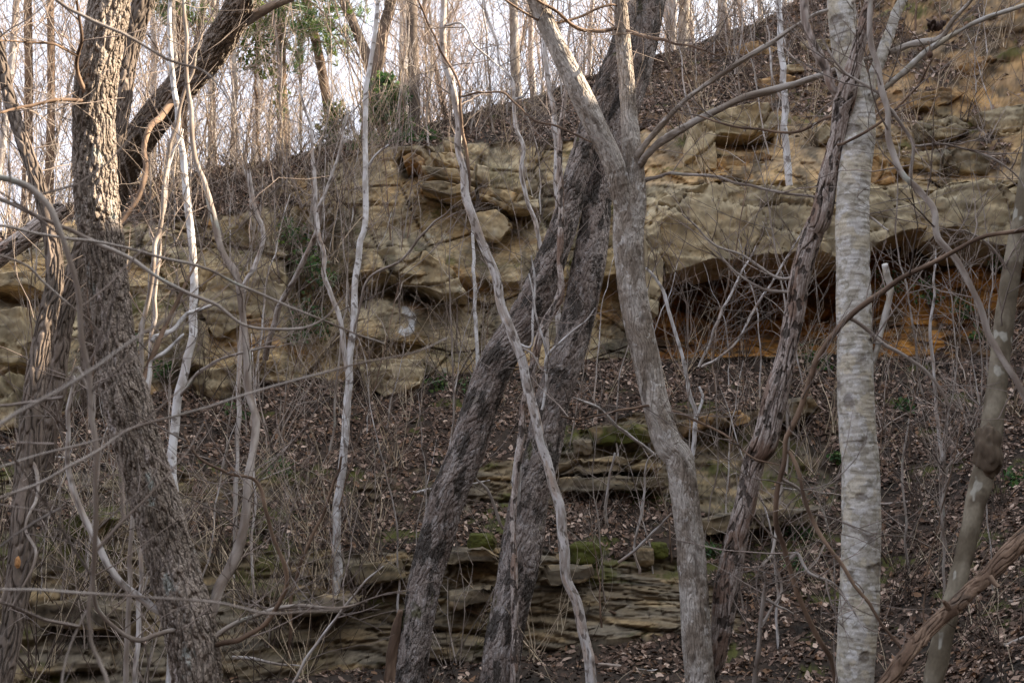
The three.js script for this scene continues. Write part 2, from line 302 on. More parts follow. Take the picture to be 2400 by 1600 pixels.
for (const [poly, z, th, look, opt] of [
  [[[1545, 470], [1600, 437], [1680, 430], [1745, 434], [1752, 520], [1745, 602], [1690, 608], [1640, 616], [1560, 640], [1540, 560]], 16.35, 1.6, greySand, { edge: 0.042, beds: 0.35 }],
  [[[1748, 434], [1850, 438], [1908, 452], [1912, 584], [1850, 592], [1756, 602], [1750, 520]], 16.25, 1.6, greySand, { edge: 0.042, beds: 0.35 }],
  [[[1920, 456], [2000, 440], [2090, 436], [2180, 444], [2188, 528], [2120, 542], [2040, 586], [1960, 600], [1922, 590]], 16.3, 1.4, greySand, { edge: 0.042, beds: 0.35 }],
  [[[2192, 446], [2232, 425], [2330, 420], [2392, 452], [2440, 480], [2440, 580], [2350, 576], [2292, 562], [2240, 527], [2196, 548]], 15.9, 1.5, greySand, { edge: 0.042, beds: 0.35 }],
  [[[2120, 362], [2200, 346], [2292, 360], [2332, 392], [2250, 412], [2150, 386]], 16.7, 1.0, sand, {}],
  [[[1675, 252], [1800, 240], [1832, 290], [1790, 311], [1675, 313]], 17.3, 1.2, greySand, {}],
  [[[1672, 372], [1780, 350], [1812, 365], [1762, 400], [1690, 407]], 17.0, 1.0, sandO, {}],
  [[[1690, 412], [1760, 402], [1790, 430], [1720, 440]], 16.8, 0.8, sandO, {}],
  [[[2290, 262], [2400, 245], [2440, 340], [2345, 322]], 17.2, 1.0, sand, {}],
  [[[2060, 332], [2112, 342], [2122, 392], [2062, 412]], 16.9, 0.8, sand, {}],
  [[[2290, 152], [2400, 128], [2440, 172], [2330, 192]], 18.4, 1.0, sandO, {}],
  [[[2040, 68], [2130, 74], [2150, 90], [2050, 92]], 20.2, 0.8, sandO, {}],
  [[[1840, 158], [1880, 152], [1884, 166], [1850, 172]], 19.3, 0.5, sand, {}],
  [[[2180, 60], [2300, 40], [2330, 66], [2210, 88]], 19.8, 0.9, sandO, {}],
  [[[1634, 262], [1674, 250], [1680, 330], [1678, 396], [1640, 402], [1604, 402], [1612, 330]], 16.95, 1.0, greySand, { beds: 0.2 }],
  [[[1516, 524], [1545, 500], [1556, 640], [1542, 736], [1522, 722]], 16.1, 0.9, greySand, { beds: 0.2 }],
  [[[2254, 150], [2300, 134], [2380, 138], [2440, 150], [2440, 186], [2350, 182], [2280, 176]], 18.2, 1.0, sandO, {}],
  [[[2358, 86], [2400, 78], [2440, 84], [2440, 116], [2380, 112]], 18.9, 0.9, sand, {}],
  [[[2052, 48], [2116, 44], [2150, 58], [2110, 70], [2056, 68]], 20.0, 0.9, sandO, {}],
  [[[2214, 350], [2262, 346], [2324, 372], [2326, 408], [2270, 400], [2220, 384]], 16.6, 0.9, sand, {}],
  [[[2040, 372], [2070, 360], [2102, 392], [2100, 430], [2044, 428]], 16.9, 0.8, sandO, {}],
  [[[1700, 108], [1790, 96], [1830, 110], [1800, 128], [1712, 130]], 20.0, 0.9, sandO, {}],
  [[[1880, 92], [1960, 84], [2000, 100], [1950, 114], [1886, 112]], 19.9, 0.9, sand, {}],
  [[[1900, 300], [1960, 286], [2010, 300], [2000, 330], [1920, 336]], 17.6, 0.9, sand, {}],
  [[[2130, 220], [2210, 206], [2260, 222], [2220, 246], [2140, 250]], 17.9, 0.9, sandO, {}],
  [[[2150, 290], [2230, 272], [2276, 296], [2240, 324], [2160, 322]], 17.2, 0.9, sand, {}],
  [[[1780, 180], [1850, 172], [1890, 188], [1850, 204], [1790, 206]], 18.9, 0.9, sandO, {}],
  [[[1036, 328], [1066, 320], [1076, 352], [1040, 356]], 17.05, 0.9, sand, { bevel: 0.02, rough: 0.6 }],
  [[[1008, 360], [1050, 354], [1112, 376], [1108, 396], [1060, 390], [1014, 374]], 16.85, 0.9, sand, { bevel: 0.02, rough: 0.6 }],
  [[[988, 388], [1058, 394], [1112, 404], [1112, 428], [1040, 416], [990, 402]], 16.7, 0.9, sand, { bevel: 0.02, rough: 0.6 }],
  [[[984, 424], [1038, 424], [1112, 438], [1112, 448], [1060, 458], [988, 440]], 16.6, 0.9, sand, { bevel: 0.02, rough: 0.6 }],
  [[[1119, 384], [1146, 390], [1146, 428], [1118, 422]], 16.75, 0.8, sand, { bevel: 0.02, rough: 0.6 }],
  [[[1120, 434], [1190, 442], [1260, 460], [1262, 490], [1180, 486], [1122, 462]], 16.9, 0.8, sand, {}],
  [[[944, 366], [968, 356], [994, 374], [990, 392], [968, 376], [948, 382]], 16.8, 0.8, sandO, { bevel: 0.02, rough: 0.6 }],
  [[[852, 600], [930, 576], [1000, 596], [1062, 636], [1092, 690], [1042, 692], [964, 660], [900, 650], [858, 672]], 16.5, 1.0, greySand, {}],
  [[[1110, 500], [1160, 490], [1200, 520], [1170, 560], [1112, 556]], 16.9, 0.7, greySand, {}],
  [[[832, 842], [948, 838], [1000, 850], [984, 902], [900, 932], [850, 892]], 16.2, 0.8, greySand, {}],
  [[[478, 862], [566, 850], [570, 934], [470, 936], [440, 902]], 15.4, 0.8, sand, {}],
  [[[566, 640], [630, 606], [662, 640], [660, 800], [640, 868], [572, 850]], 16.0, 0.8, greySand, {}],
  [[[470, 620], [556, 640], [560, 760], [500, 790], [462, 720]], 15.75, 0.8, sand, {}],
  [[[395, 750], [450, 740], [456, 850], [400, 860]], 15.0, 0.8, sand, {}],
  [[[-20, 640], [60, 636], [70, 668], [-20, 672]], 14.0, 0.8, sand, {}],
  [[[-20, 730], [44, 716], [60, 800], [40, 850], [-20, 850]], 13.85, 0.8, greySand, {}],
  [[[-20, 880], [26, 872], [30, 1000], [-20, 1010]], 13.6, 0.8, sand, {}],
  [[[1385, 1002], [1480, 986], [1540, 1000], [1522, 1032], [1400, 1042]], 14.8, 0.8, mossTop, {}],
  [[[1346, 1032], [1388, 1028], [1390, 1060], [1352, 1062]], 14.7, 0.6, shale, {}],
  [[[1556, 1004], [1740, 956], [1762, 984], [1600, 1028]], 15.0, 0.9, sandO, { beds: 0.6 }],
  [[[1780, 960], [1900, 930], [1930, 962], [1800, 996]], 15.0, 0.9, shale, { beds: 0.6 }],
  [[[1636, 1220], [1780, 1196], [1920, 1186], [1915, 1222], [1660, 1256]], 13.7, 0.9, shale, { beds: 0.5 }],
  [[[1262, 1336], [1388, 1324], [1394, 1346], [1368, 1362], [1260, 1368]], 13.0, 0.9, shale, { beds: 0.4 }],
  [[[1300, 1086], [1420, 1070], [1550, 1078], [1548, 1100], [1300, 1112]], 14.5, 0.8, shale, { beds: 0.6 }],
  [[[1310, 1122], [1440, 1116], [1560, 1120], [1558, 1144], [1316, 1152]], 14.4, 0.8, shale, { beds: 0.6 }],
  [[[1040, 1300], [1130, 1288], [1170, 1304], [1160, 1320], [1040, 1326]], 13.0, 0.8, shale, { beds: 0.5 }],
  [[[820, 1330], [930, 1312], [940, 1360], [830, 1372]], 12.7, 0.8, shale, { beds: 0.5 }],
  [[[1050, 1390], [1150, 1378], [1152, 1412], [1050, 1428]], 12.7, 0.8, shale, { beds: 0.6 }],
  [[[640, 1420], [760, 1396], [830, 1410], [800, 1436], [650, 1452]], 12.0, 0.8, shale, { beds: 0.6 }],
  [[[80, 1420], [200, 1400], [300, 1424], [280, 1466], [90, 1470]], 11.0, 0.8, shale, { beds: 0.6 }],
  [[[100, 1240], [190, 1200], [260, 1216], [220, 1256], [110, 1268]], 11.6, 0.8, mossTop, {}],
  [[[240, 1350], [300, 1340], [330, 1378], [260, 1390]], 11.2, 0.6, shale, {}],
]) slab('rock_slab', poly, z, th, look, opt);
// loose stones: a thing each
function stone(u, v, w, h, label, look, group) {
  const z = surfZ(u, v + h * 0.4) - 0.12, p = pix(u, v, z), k = pixSize(v, z);
  const g0 = new THREE.IcosahedronGeometry(1, 12); g0.deleteAttribute('uv'); g0.deleteAttribute('normal');
  const g = mergeVertices(g0, 1e-4), A = g.attributes.position, K = new Float32Array(A.count * 3);
  for (let i = 0; i < A.count; i++) {
    const q = new THREE.Vector3().fromBufferAttribute(A, i), s = 1 + 0.4 * fbm(q.x * 1.3 + u, q.y * 1.3, q.z * 1.3, 3) + 0.05 * N(q.x * 9 + u, q.y * 9, q.z * 9);
    const m = Math.max(Math.abs(q.x), Math.abs(q.y), Math.abs(q.z)), b = lerp(1, 0.8 / m, 0.45) * s;
    q.multiplyScalar(b); q.set(q.x * w / 2 * k, q.y * h / 2 * k, q.z * w / 2 * k).add(p);
    A.setXYZ(i, q.x, q.y, q.z); K.set(look(q).map(x => Math.max(0.006, x)), i * 3);
  }
  g.setAttribute('color', new THREE.BufferAttribute(K, 3)); g.computeVertexNormals();
  g.translate(-p.x, -p.y, -p.z);
  const o = new THREE.Mesh(g, M.rock); o.name = numbered('stone'); o.position.copy(p); o.castShadow = o.receiveShadow = true; o.userData = { label, category: 'stone' }; if (group) o.userData.group = group; scene.add(o);
}
stone(1372, 1298, 84, 62, 'stone under a thick moss cushion beside the pale curving sapling', mossy);
stone(1300, 1036, 44, 40, 'small mossy stone wedged beside the mottled leaning trunk', mossTop);
stone(1512, 1304, 46, 52, 'tilted bare grey stone beside the forked grey tree', shale);
stone(1130, 1272, 70, 50, 'mossy stone between the two leaning trunks', mossy);
stone(1368, 1048, 46, 38, 'rounded brown stone in the middle shale ledge', shale);
stone(2010, 1060, 30, 24, 'small brown stone half buried in leaf litter behind the pale beech', shale);
stone(1545, 1290, 50, 44, 'moss covered stone touching the forked grey trunk', mossy);
stone(620, 1230, 40, 26, 'flat mossy stone on the lower slope between oak and slender sapling', mossTop);

// ---------------------------------------------------------------- the ground at the foot, and the spur beside the cliff
{
  const nx = 160, nz = 170, P = [], K = [], idx = [];
  for (let j = 0; j <= nz; j++) for (let i = 0; i <= nx; i++) {
    const x = -26 + 52 * i / nx, z = 34 - 48 * j / nz;   // from an added slope behind the viewer, blocking low skylight, to the cliff foot
    const y = groundY(x, -z) + 18 * sstep(2, 25, z) + 0.6 * fbm(x * 0.4, 8, z * 0.4, 3) * sstep(2, 8, z); P.push(x, y, z);
    const c = fbm(x * 2, 2, z * 2, 4), g = N(x * 20, 5, z * 20), q = mix3(C.litter, C.soil, sstep(-0.1, 0.2, c)).map(k => k * (1 + 0.3 * g)); K.push(...q);
  }
  for (let j = 0; j < nz; j++) for (let i = 0; i < nx; i++) { const a = j * (nx + 1) + i, b = a + 1, c = a + nx + 1, d = c + 1; idx.push(a, b, d, a, d, c); }
  const g = new THREE.BufferGeometry(); g.setAttribute('position', new THREE.Float32BufferAttribute(P, 3)); g.setAttribute('color', new THREE.Float32BufferAttribute(K, 3)); g.setIndex(idx); g.computeVertexNormals();
  const m = new THREE.Mesh(g, M.rock); m.name = 'ground'; m.castShadow = m.receiveShadow = true; m.userData = { kind: 'structure', label: 'leaf strewn forest floor at the foot of the cliff, rising into an added light-blocking slope', category: 'ground' }; scene.add(m);
}
{
  const nx = 90, nz = 80, P = [], K = [], idx = [];
  for (let j = 0; j <= nz; j++) for (let i = 0; i <= nx; i++) {
    const x = 5.6 + 40 * Math.pow(i / nx, 1.5), z = 12 - 34 * j / nz;
    const foot = 6.4 + Math.max(0, z + 6) * 0.5 + 0.5 * N(z * 0.3, 1, 1), h = sstep(foot, foot + 7.5, x) * (12.4 + 4.2 * sstep(-12, -16.5, z));
    const y = -0.3 + 0.5 * Math.max(0, Math.min(x, 7) - 3.2) * 0.6 + h * (1 + 0.12 * fbm(x * 0.3, 2, z * 0.3, 3)) + 0.25 * fbm(x, 2, z, 3); P.push(x, y, z);
    const c = fbm(x * 2, y * 2, z * 2, 4); K.push(...mix3(C.litter, C.soil, sstep(-0.1, 0.2, c)));
  }
  for (let j = 0; j < nz; j++) for (let i = 0; i < nx; i++) { const a = j * (nx + 1) + i, b = a + 1, c = a + nx + 1, d = c + 1; idx.push(a, b, d, a, d, c); }
  const g = new THREE.BufferGeometry(); g.setAttribute('position', new THREE.Float32BufferAttribute(P, 3)); g.setAttribute('color', new THREE.Float32BufferAttribute(K, 3)); g.setIndex(idx); g.computeVertexNormals();
  const m = new THREE.Mesh(g, M.rock); m.name = 'hill'; m.castShadow = m.receiveShadow = true; m.userData = { kind: 'structure', label: 'leaf covered spur of the hill shading the gully', category: 'hill' }; scene.add(m);
}

// ---------------------------------------------------------------- wood
const V3 = (x, y, z) => new THREE.Vector3(x, y, z);
const BARK = {
  // furrowed oak bark: ridges with dark cracks between, patches of grey-green lichen
  oak: { disp: (c, s, l, R, sd) => { const w = 0.02 * N(c * 9, s * 9, l * 5 + sd), n = N((c + w) * 34 + sd, (s - w) * 34, l * 6.5), m = N(c * 75, s * 75 + sd, l * 26), x = N(c * 14, s * 14, l * 24 + sd); return -0.020 * (1 - sstep(0.02, 0.26, Math.abs(n))) - 0.006 * (1 - sstep(0, 0.3, Math.abs(m))) - 0.004 * (1 - sstep(0, 0.12, Math.abs(x))) + 0.016 * fbm(c * 4, s * 4, l * 1.6 + sd, 3); },
    col: (c, s, l, R, sd) => { const q = fbm(c * 6, s * 6, l * 1.5 + sd, 3), g = N(c * 110, s * 110, l * 60);
      let k = mix3([0.18, 0.137, 0.103], [0.35, 0.285, 0.235], sstep(-0.3, 0.3, q + 0.3 * g));
      k = mix3(k, [0.34, 0.37, 0.34], sstep(0.22, 0.34, fbm(c * 9 + 30, s * 9, l * 4 + sd, 4) + 0.1 * g) * 0.7); k = mix3(k, [0.48, 0.41, 0.38], sstep(0.27, 0.36, fbm(c * 12 + 70, s * 12, l * 3.4 + sd, 4) + 0.1 * g) * 0.6); return k.map(x => x * (1 + 0.35 * g)); } },
  // mottled bark of the leaning pair: blotches of dark moss and pale lichen
  mottled: { disp: (c, s, l, R, sd) => { const w = 0.02 * N(c * 9, s * 9, l * 6 + sd), n = N((c + w) * 40 + sd, (s + w) * 40, l * 10); return -0.012 * (1 - sstep(0.0, 0.26, Math.abs(n))) - 0.005 * (1 - sstep(0, 0.2, Math.abs(N(c * 80, s * 80, l * 34)))) + 0.022 * fbm(c * 4, s * 4, l * 1.6 + sd, 3); },
    col: (c, s, l, R, sd) => { const q = fbm(c * 5, s * 5, l * 2 + sd, 4), g = N(c * 100, s * 100, l * 80);
      let k = mix3([0.23, 0.178, 0.15], [0.39, 0.33, 0.295], sstep(-0.2, 0.25, q));
      k = mix3(k, [0.42, 0.38, 0.36], sstep(0.08, 0.2, fbm(c * 16 + 20, s * 16, l * 9 + sd, 4) + 0.14 * g) * 0.6);
      k = mix3(k, [0.035, 0.026, 0.018], sstep(0.02, 0.14, fbm(c * 9 + 50, s * 9, l * 3.4 + sd, 5) + 0.2 * g) * 0.85); k = mix3(k, [0.08, 0.078, 0.02], sstep(0.29, 0.4, fbm(c * 4 + 20, s * 4, l * 2.2 + sd, 4)) * 0.8); return k.map(x => x * (1 + 0.3 * g)); } },
  // dark rough trunk
  dark: { disp: (c, s, l, R, sd) => -0.015 * (1 - sstep(0.0, 0.3, Math.abs(N(c * 24 + sd, s * 24, l * 6)))) + 0.012 * fbm(c * 4, s * 4, l * 2 + sd, 2),
    col: (c, s, l, R, sd) => { const g = N(c * 80, s * 80, l * 40), q = fbm(c * 5, s * 5, l * 2 + sd, 3); let k = mix3([0.09, 0.065, 0.047], [0.19, 0.145, 0.115], sstep(-0.25, 0.3, q)); return k.map(x => x * (1 + 0.3 * g)); } },
  // grey tree with fine long lines and pale spots
  grey: { disp: (c, s, l, R, sd) => { const w = 0.025 * N(c * 7, s * 7, l * 6 + sd); return -0.006 * (1 - sstep(0.0, 0.22, Math.abs(N((c + w) * 52 + sd, (s - w) * 52, l * 7)))) + 0.02 * fbm(c * 3.5, s * 3.5, l * 1.8 + sd, 3) + 0.003 * N(c * 12, s * 12, l * 26); },
    col: (c, s, l, R, sd) => { const q = fbm(c * 7, s * 7, l * 3 + sd, 4), g = N(c * 100, s * 100, l * 60);
      let k = mix3([0.25, 0.20, 0.155], [0.47, 0.42, 0.37], sstep(-0.22, 0.25, q + 0.15 * g));
      k = mix3(k, [0.58, 0.54, 0.50], sstep(0.24, 0.3, fbm(c * 13 + 11, s * 13, l * 9 + sd, 3) + 0.06 * g) * 0.75); k = mix3(k, [0.10, 0.072, 0.05], sstep(0.18, 0.34, fbm(c * 9 + 91, s * 9, l * 4.5 + sd, 4) + 0.1 * g) * 0.75); return k.map(x => x * (1 + 0.25 * g)); } },
  // beech: smooth, pale, lichen blotches, short wrinkles round the trunk
  beech: { disp: (c, s, l, R, sd) => 0.016 * fbm(c * 3, s * 3, l * 1.5 + sd, 3) + 0.003 * N(c * 9, s * 9, l * 34) - 0.006 * sstep(0.4, 0.6, N(c * 6, s * 6, l * 7 + sd)),
    col: (c, s, l, R, sd) => { const q = fbm(c * 12, s * 12, l * 14 + sd, 4), g = N(c * 90, s * 90, l * 90), wr = N(c * 6, s * 6, l * 46 + sd), h = fbm(c * 13 + 40, s * 13, l * 15 + sd, 4) + 0.3 * fbm(c * 3, s * 3, l * 1.3 + sd + 9, 3) + 0.08 * g;
      let k = mix3([0.39, 0.35, 0.285], [0.54, 0.50, 0.445], sstep(-0.14, 0.16, q)); k = mix3(k, [0.68, 0.66, 0.64], sstep(0.05, 0.15, h) * 0.55); k = mix3(k, [0.58, 0.50, 0.36], sstep(0.1, 0.2, fbm(c * 6 + 10, s * 6, l * 6 + sd, 4)) * 0.55);
      k = mix3(k, [0.17, 0.15, 0.10], sstep(0.12, 0.26, fbm(c * 14 + 80, s * 14, l * 16 + sd, 4)) * 0.5); k = mix3(k, [0.13, 0.105, 0.08], sstep(0.48, 0.62, wr + 0.25 * N(c * 30, s * 30, l * 20)) * 0.6); k = mix3(k, [0.10, 0.07, 0.05], sstep(0.4, 0.56, N(c * 6, s * 6, l * 7 + sd) + 0.15 * g) * 0.6); return k.map(x => x * (1 + 0.2 * g)); } },
  // dead snag: weathered, split, patches where bark has fallen away
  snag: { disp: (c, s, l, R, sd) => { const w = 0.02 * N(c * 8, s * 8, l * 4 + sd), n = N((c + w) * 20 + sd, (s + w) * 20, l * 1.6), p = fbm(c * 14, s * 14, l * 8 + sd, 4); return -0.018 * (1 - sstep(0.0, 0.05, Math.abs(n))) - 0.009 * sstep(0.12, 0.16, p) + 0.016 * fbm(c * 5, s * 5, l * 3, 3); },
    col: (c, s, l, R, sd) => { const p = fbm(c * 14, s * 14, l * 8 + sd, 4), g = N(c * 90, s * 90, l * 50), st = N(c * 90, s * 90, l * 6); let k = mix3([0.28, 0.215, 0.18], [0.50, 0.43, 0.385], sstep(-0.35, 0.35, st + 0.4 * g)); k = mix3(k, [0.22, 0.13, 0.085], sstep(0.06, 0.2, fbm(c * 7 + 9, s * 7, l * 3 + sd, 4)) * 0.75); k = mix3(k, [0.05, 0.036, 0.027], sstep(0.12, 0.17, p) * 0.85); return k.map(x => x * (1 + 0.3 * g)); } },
  // pale smooth stem with darker scars
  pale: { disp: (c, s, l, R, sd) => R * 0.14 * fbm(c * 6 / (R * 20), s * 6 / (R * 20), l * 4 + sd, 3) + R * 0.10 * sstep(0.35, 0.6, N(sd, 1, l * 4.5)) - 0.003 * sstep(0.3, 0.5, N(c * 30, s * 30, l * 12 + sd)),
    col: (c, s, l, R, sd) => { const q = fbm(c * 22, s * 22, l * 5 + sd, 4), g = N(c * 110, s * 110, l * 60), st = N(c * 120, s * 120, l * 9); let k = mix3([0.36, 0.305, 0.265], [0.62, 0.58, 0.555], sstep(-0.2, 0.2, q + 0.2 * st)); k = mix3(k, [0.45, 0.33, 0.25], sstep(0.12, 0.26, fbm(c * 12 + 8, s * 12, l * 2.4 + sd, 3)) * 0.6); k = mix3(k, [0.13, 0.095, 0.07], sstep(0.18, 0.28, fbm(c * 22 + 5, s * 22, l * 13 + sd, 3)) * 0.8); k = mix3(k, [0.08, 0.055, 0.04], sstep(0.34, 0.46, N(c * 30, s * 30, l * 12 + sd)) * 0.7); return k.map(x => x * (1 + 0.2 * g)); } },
  stem: { disp: (c, s, l, R, sd) => R * 0.2 * N(c * 20, s * 20, l * 7 + sd),
    col: (c, s, l, R, sd) => { const q = fbm(c * 14, s * 14, l * 4 + sd, 3), g = N(c * 60, s * 60, l * 50); let k = mix3([0.19, 0.145, 0.115], [0.38, 0.33, 0.29], sstep(-0.2, 0.25, q)); k = mix3(k, [0.40, 0.42, 0.36], sstep(0.24, 0.36, fbm(c * 9 + 25, s * 9, l * 3 + sd, 3)) * 0.6); return k.map(x => x * (1 + 0.2 * g)); } },
  olive: { disp: (c, s, l, R, sd) => 0.012 * fbm(c * 4, s * 4, l * 1.8 + sd, 3) + 0.004 * N(c * 8, s * 8, l * 9 + sd),
    col: (c, s, l, R, sd) => { const q = fbm(c * 6, s * 6, l * 3 + sd, 4), g = N(c * 60, s * 60, l * 40); let k = mix3([0.12, 0.092, 0.058], [0.25, 0.21, 0.15], sstep(-0.2, 0.2, q)); k = mix3(k, [0.09, 0.062, 0.038], sstep(0.1, 0.26, fbm(c * 3 + 33, s * 3, l * 3.4 + sd, 4)) * 0.8); k = mix3(k, [0.42, 0.40, 0.34], sstep(0.26, 0.34, fbm(c * 8 + 3, s * 8, l * 5 + sd, 3)) * 0.7); return k.map(x => x * (1 + 0.2 * g)); } },
  log: { disp: (c, s, l, R, sd) => 0.010 * fbm(c * 8, s * 8, l * 4 + sd, 3) - 0.006 * (1 - sstep(0, 0.2, Math.abs(N(c * 30, s * 30, l * 8 + sd)))),
    col: (c, s, l, R, sd) => { const q = fbm(c * 10, s * 10, l * 4 + sd, 4), g = N(c * 90, s * 90, l * 70); let k = mix3([0.13, 0.075, 0.045], [0.29, 0.19, 0.125], sstep(-0.2, 0.25, q)); k = mix3(k, [0.06, 0.04, 0.027], sstep(0.06, 0.2, fbm(c * 7 + 40, s * 7, l * 3 + sd, 4)) * 0.8); return k.map(x => x * (1 + 0.35 * g)); } },
  brown: { disp: (c, s, l, R, sd) => R * 0.18 * N(c * 20, s * 20, l * 6 + sd) - 0.003 * (1 - sstep(0, 0.2, Math.abs(N(c * 40, s * 40, l * 8)))) * (R > 0.05 ? 1 : 0),
    col: (c, s, l, R, sd) => { const q = fbm(c * 12, s * 12, l * 4 + sd, 3), g = N(c * 60, s * 60, l * 40); const k = mix3([0.10, 0.06, 0.038], [0.25, 0.165, 0.11], sstep(-0.2, 0.25, q)); return k.map(x => x * (1 + 0.3 * g)); } },
  white: { disp: (c, s, l, R, sd) => R * 0.12 * N(c * 20, s * 20, l * 5 + sd),
    col: (c, s, l, R, sd) => { const q = fbm(c * 14, s * 14, l * 8 + sd, 3); let k = mix3([0.50, 0.46, 0.43], [0.70, 0.68, 0.67], sstep(-0.15, 0.15, q)); k = mix3(k, [0.14, 0.11, 0.09], sstep(0.16, 0.26, fbm(c * 9 + 5, s * 9, l * 12 + sd, 4)) * 0.8); return k; } },
};
let tubeSeed = 1;
function tube(points, radii, bark, { seg, step = 0.03, cap = true } = {}) {
  const B = BARK[bark], sd = (tubeSeed += 3.71) % 97, R0 = Math.max(...radii);
  seg ??= R0 > 0.1 ? 120 : R0 > 0.05 ? 48 : R0 > 0.02 ? 16 : R0 > 0.008 ? 8 : 5;
  const curve = new THREE.CatmullRomCurve3(points, false, 'centripetal'), L = curve.getLength(), n = Math.max(3, Math.min(700, Math.round(L / step)));
  const P = [], K = [], idx = []; let nrm = null, prev = null, len = 0;
  for (let i = 0; i <= n; i++) {
    const t = i / n, p = curve.getPoint(t), tan = curve.getTangent(t), f = t * (points.length - 1), k = Math.min(points.length - 2, Math.floor(f)), r = lerp(radii[k], radii[k + 1], f - k) * (R0 < 0.07 ? 1 + 0.10 * N(len * 7, sd, 1) + 0.22 * Math.max(0, N(len * 3.3, sd, 5) - 0.25) : 1);
    if (!nrm) { nrm = Math.abs(tan.y) < 0.9 ? V3(0, 1, 0) : V3(1, 0, 0); }
    nrm = nrm.clone().addScaledVector(tan, -nrm.dot(tan)).normalize();
    if (R0 < 0.07 && i > 0) { const kk = len / (0.10 + R0 * 3), k0 = Math.floor(kk), fr = kk - k0, am = Math.min(0.016, r * 1.2), hs = Math.round(sd * 50); for (const [ax, q] of [['x', 1], ['y', 2], ['z', 3]]) p[ax] += am * (lerp(hash(k0, hs, q), hash(k0 + 1, hs, q), fr) - 0.5) * 2; }
    const bin = tan.clone().cross(nrm); if (prev) len += p.distanceTo(prev); prev = p;
    for (let j = 0; j < seg; j++) {
      const a = j / seg * Math.PI * 2, c = Math.cos(a), s = Math.sin(a), d = r < 0.004 ? 0 : B.disp(c * r, s * r, len, r, sd), rr = Math.max(r * 0.55, r + d);
      P.push(p.x + (nrm.x * c + bin.x * s) * rr, p.y + (nrm.y * c + bin.y * s) * rr, p.z + (nrm.z * c + bin.z * s) * rr);
      const q = B.col(c * r, s * r, len, r, sd); K.push(Math.max(0.01, q[0]), Math.max(0.008, q[1]), Math.max(0.006, q[2]));
    }
    if (i < n) for (let j = 0; j < seg; j++) { const a = i * seg + j, b = i * seg + (j + 1) % seg, c = a + seg, d = b + seg; idx.push(a, b, d, a, d, c); }
  }
  if (cap) for (const e of [0, n]) { const c = P.length / 3, p = curve.getPoint(e / n); P.push(p.x, p.y, p.z); K.push(...K.slice(e * seg * 3, e * seg * 3 + 3)); for (let j = 0; j < seg; j++) { const a = e * seg + j, b = e * seg + (j + 1) % seg; e ? idx.push(c, a, b) : idx.push(c, b, a); } }
  const g = new THREE.BufferGeometry(); g.setAttribute('position', new THREE.Float32BufferAttribute(P, 3)); g.setAttribute('color', new THREE.Float32BufferAttribute(K, 3)); g.setIndex(idx); g.computeVertexNormals();
  return g;
}
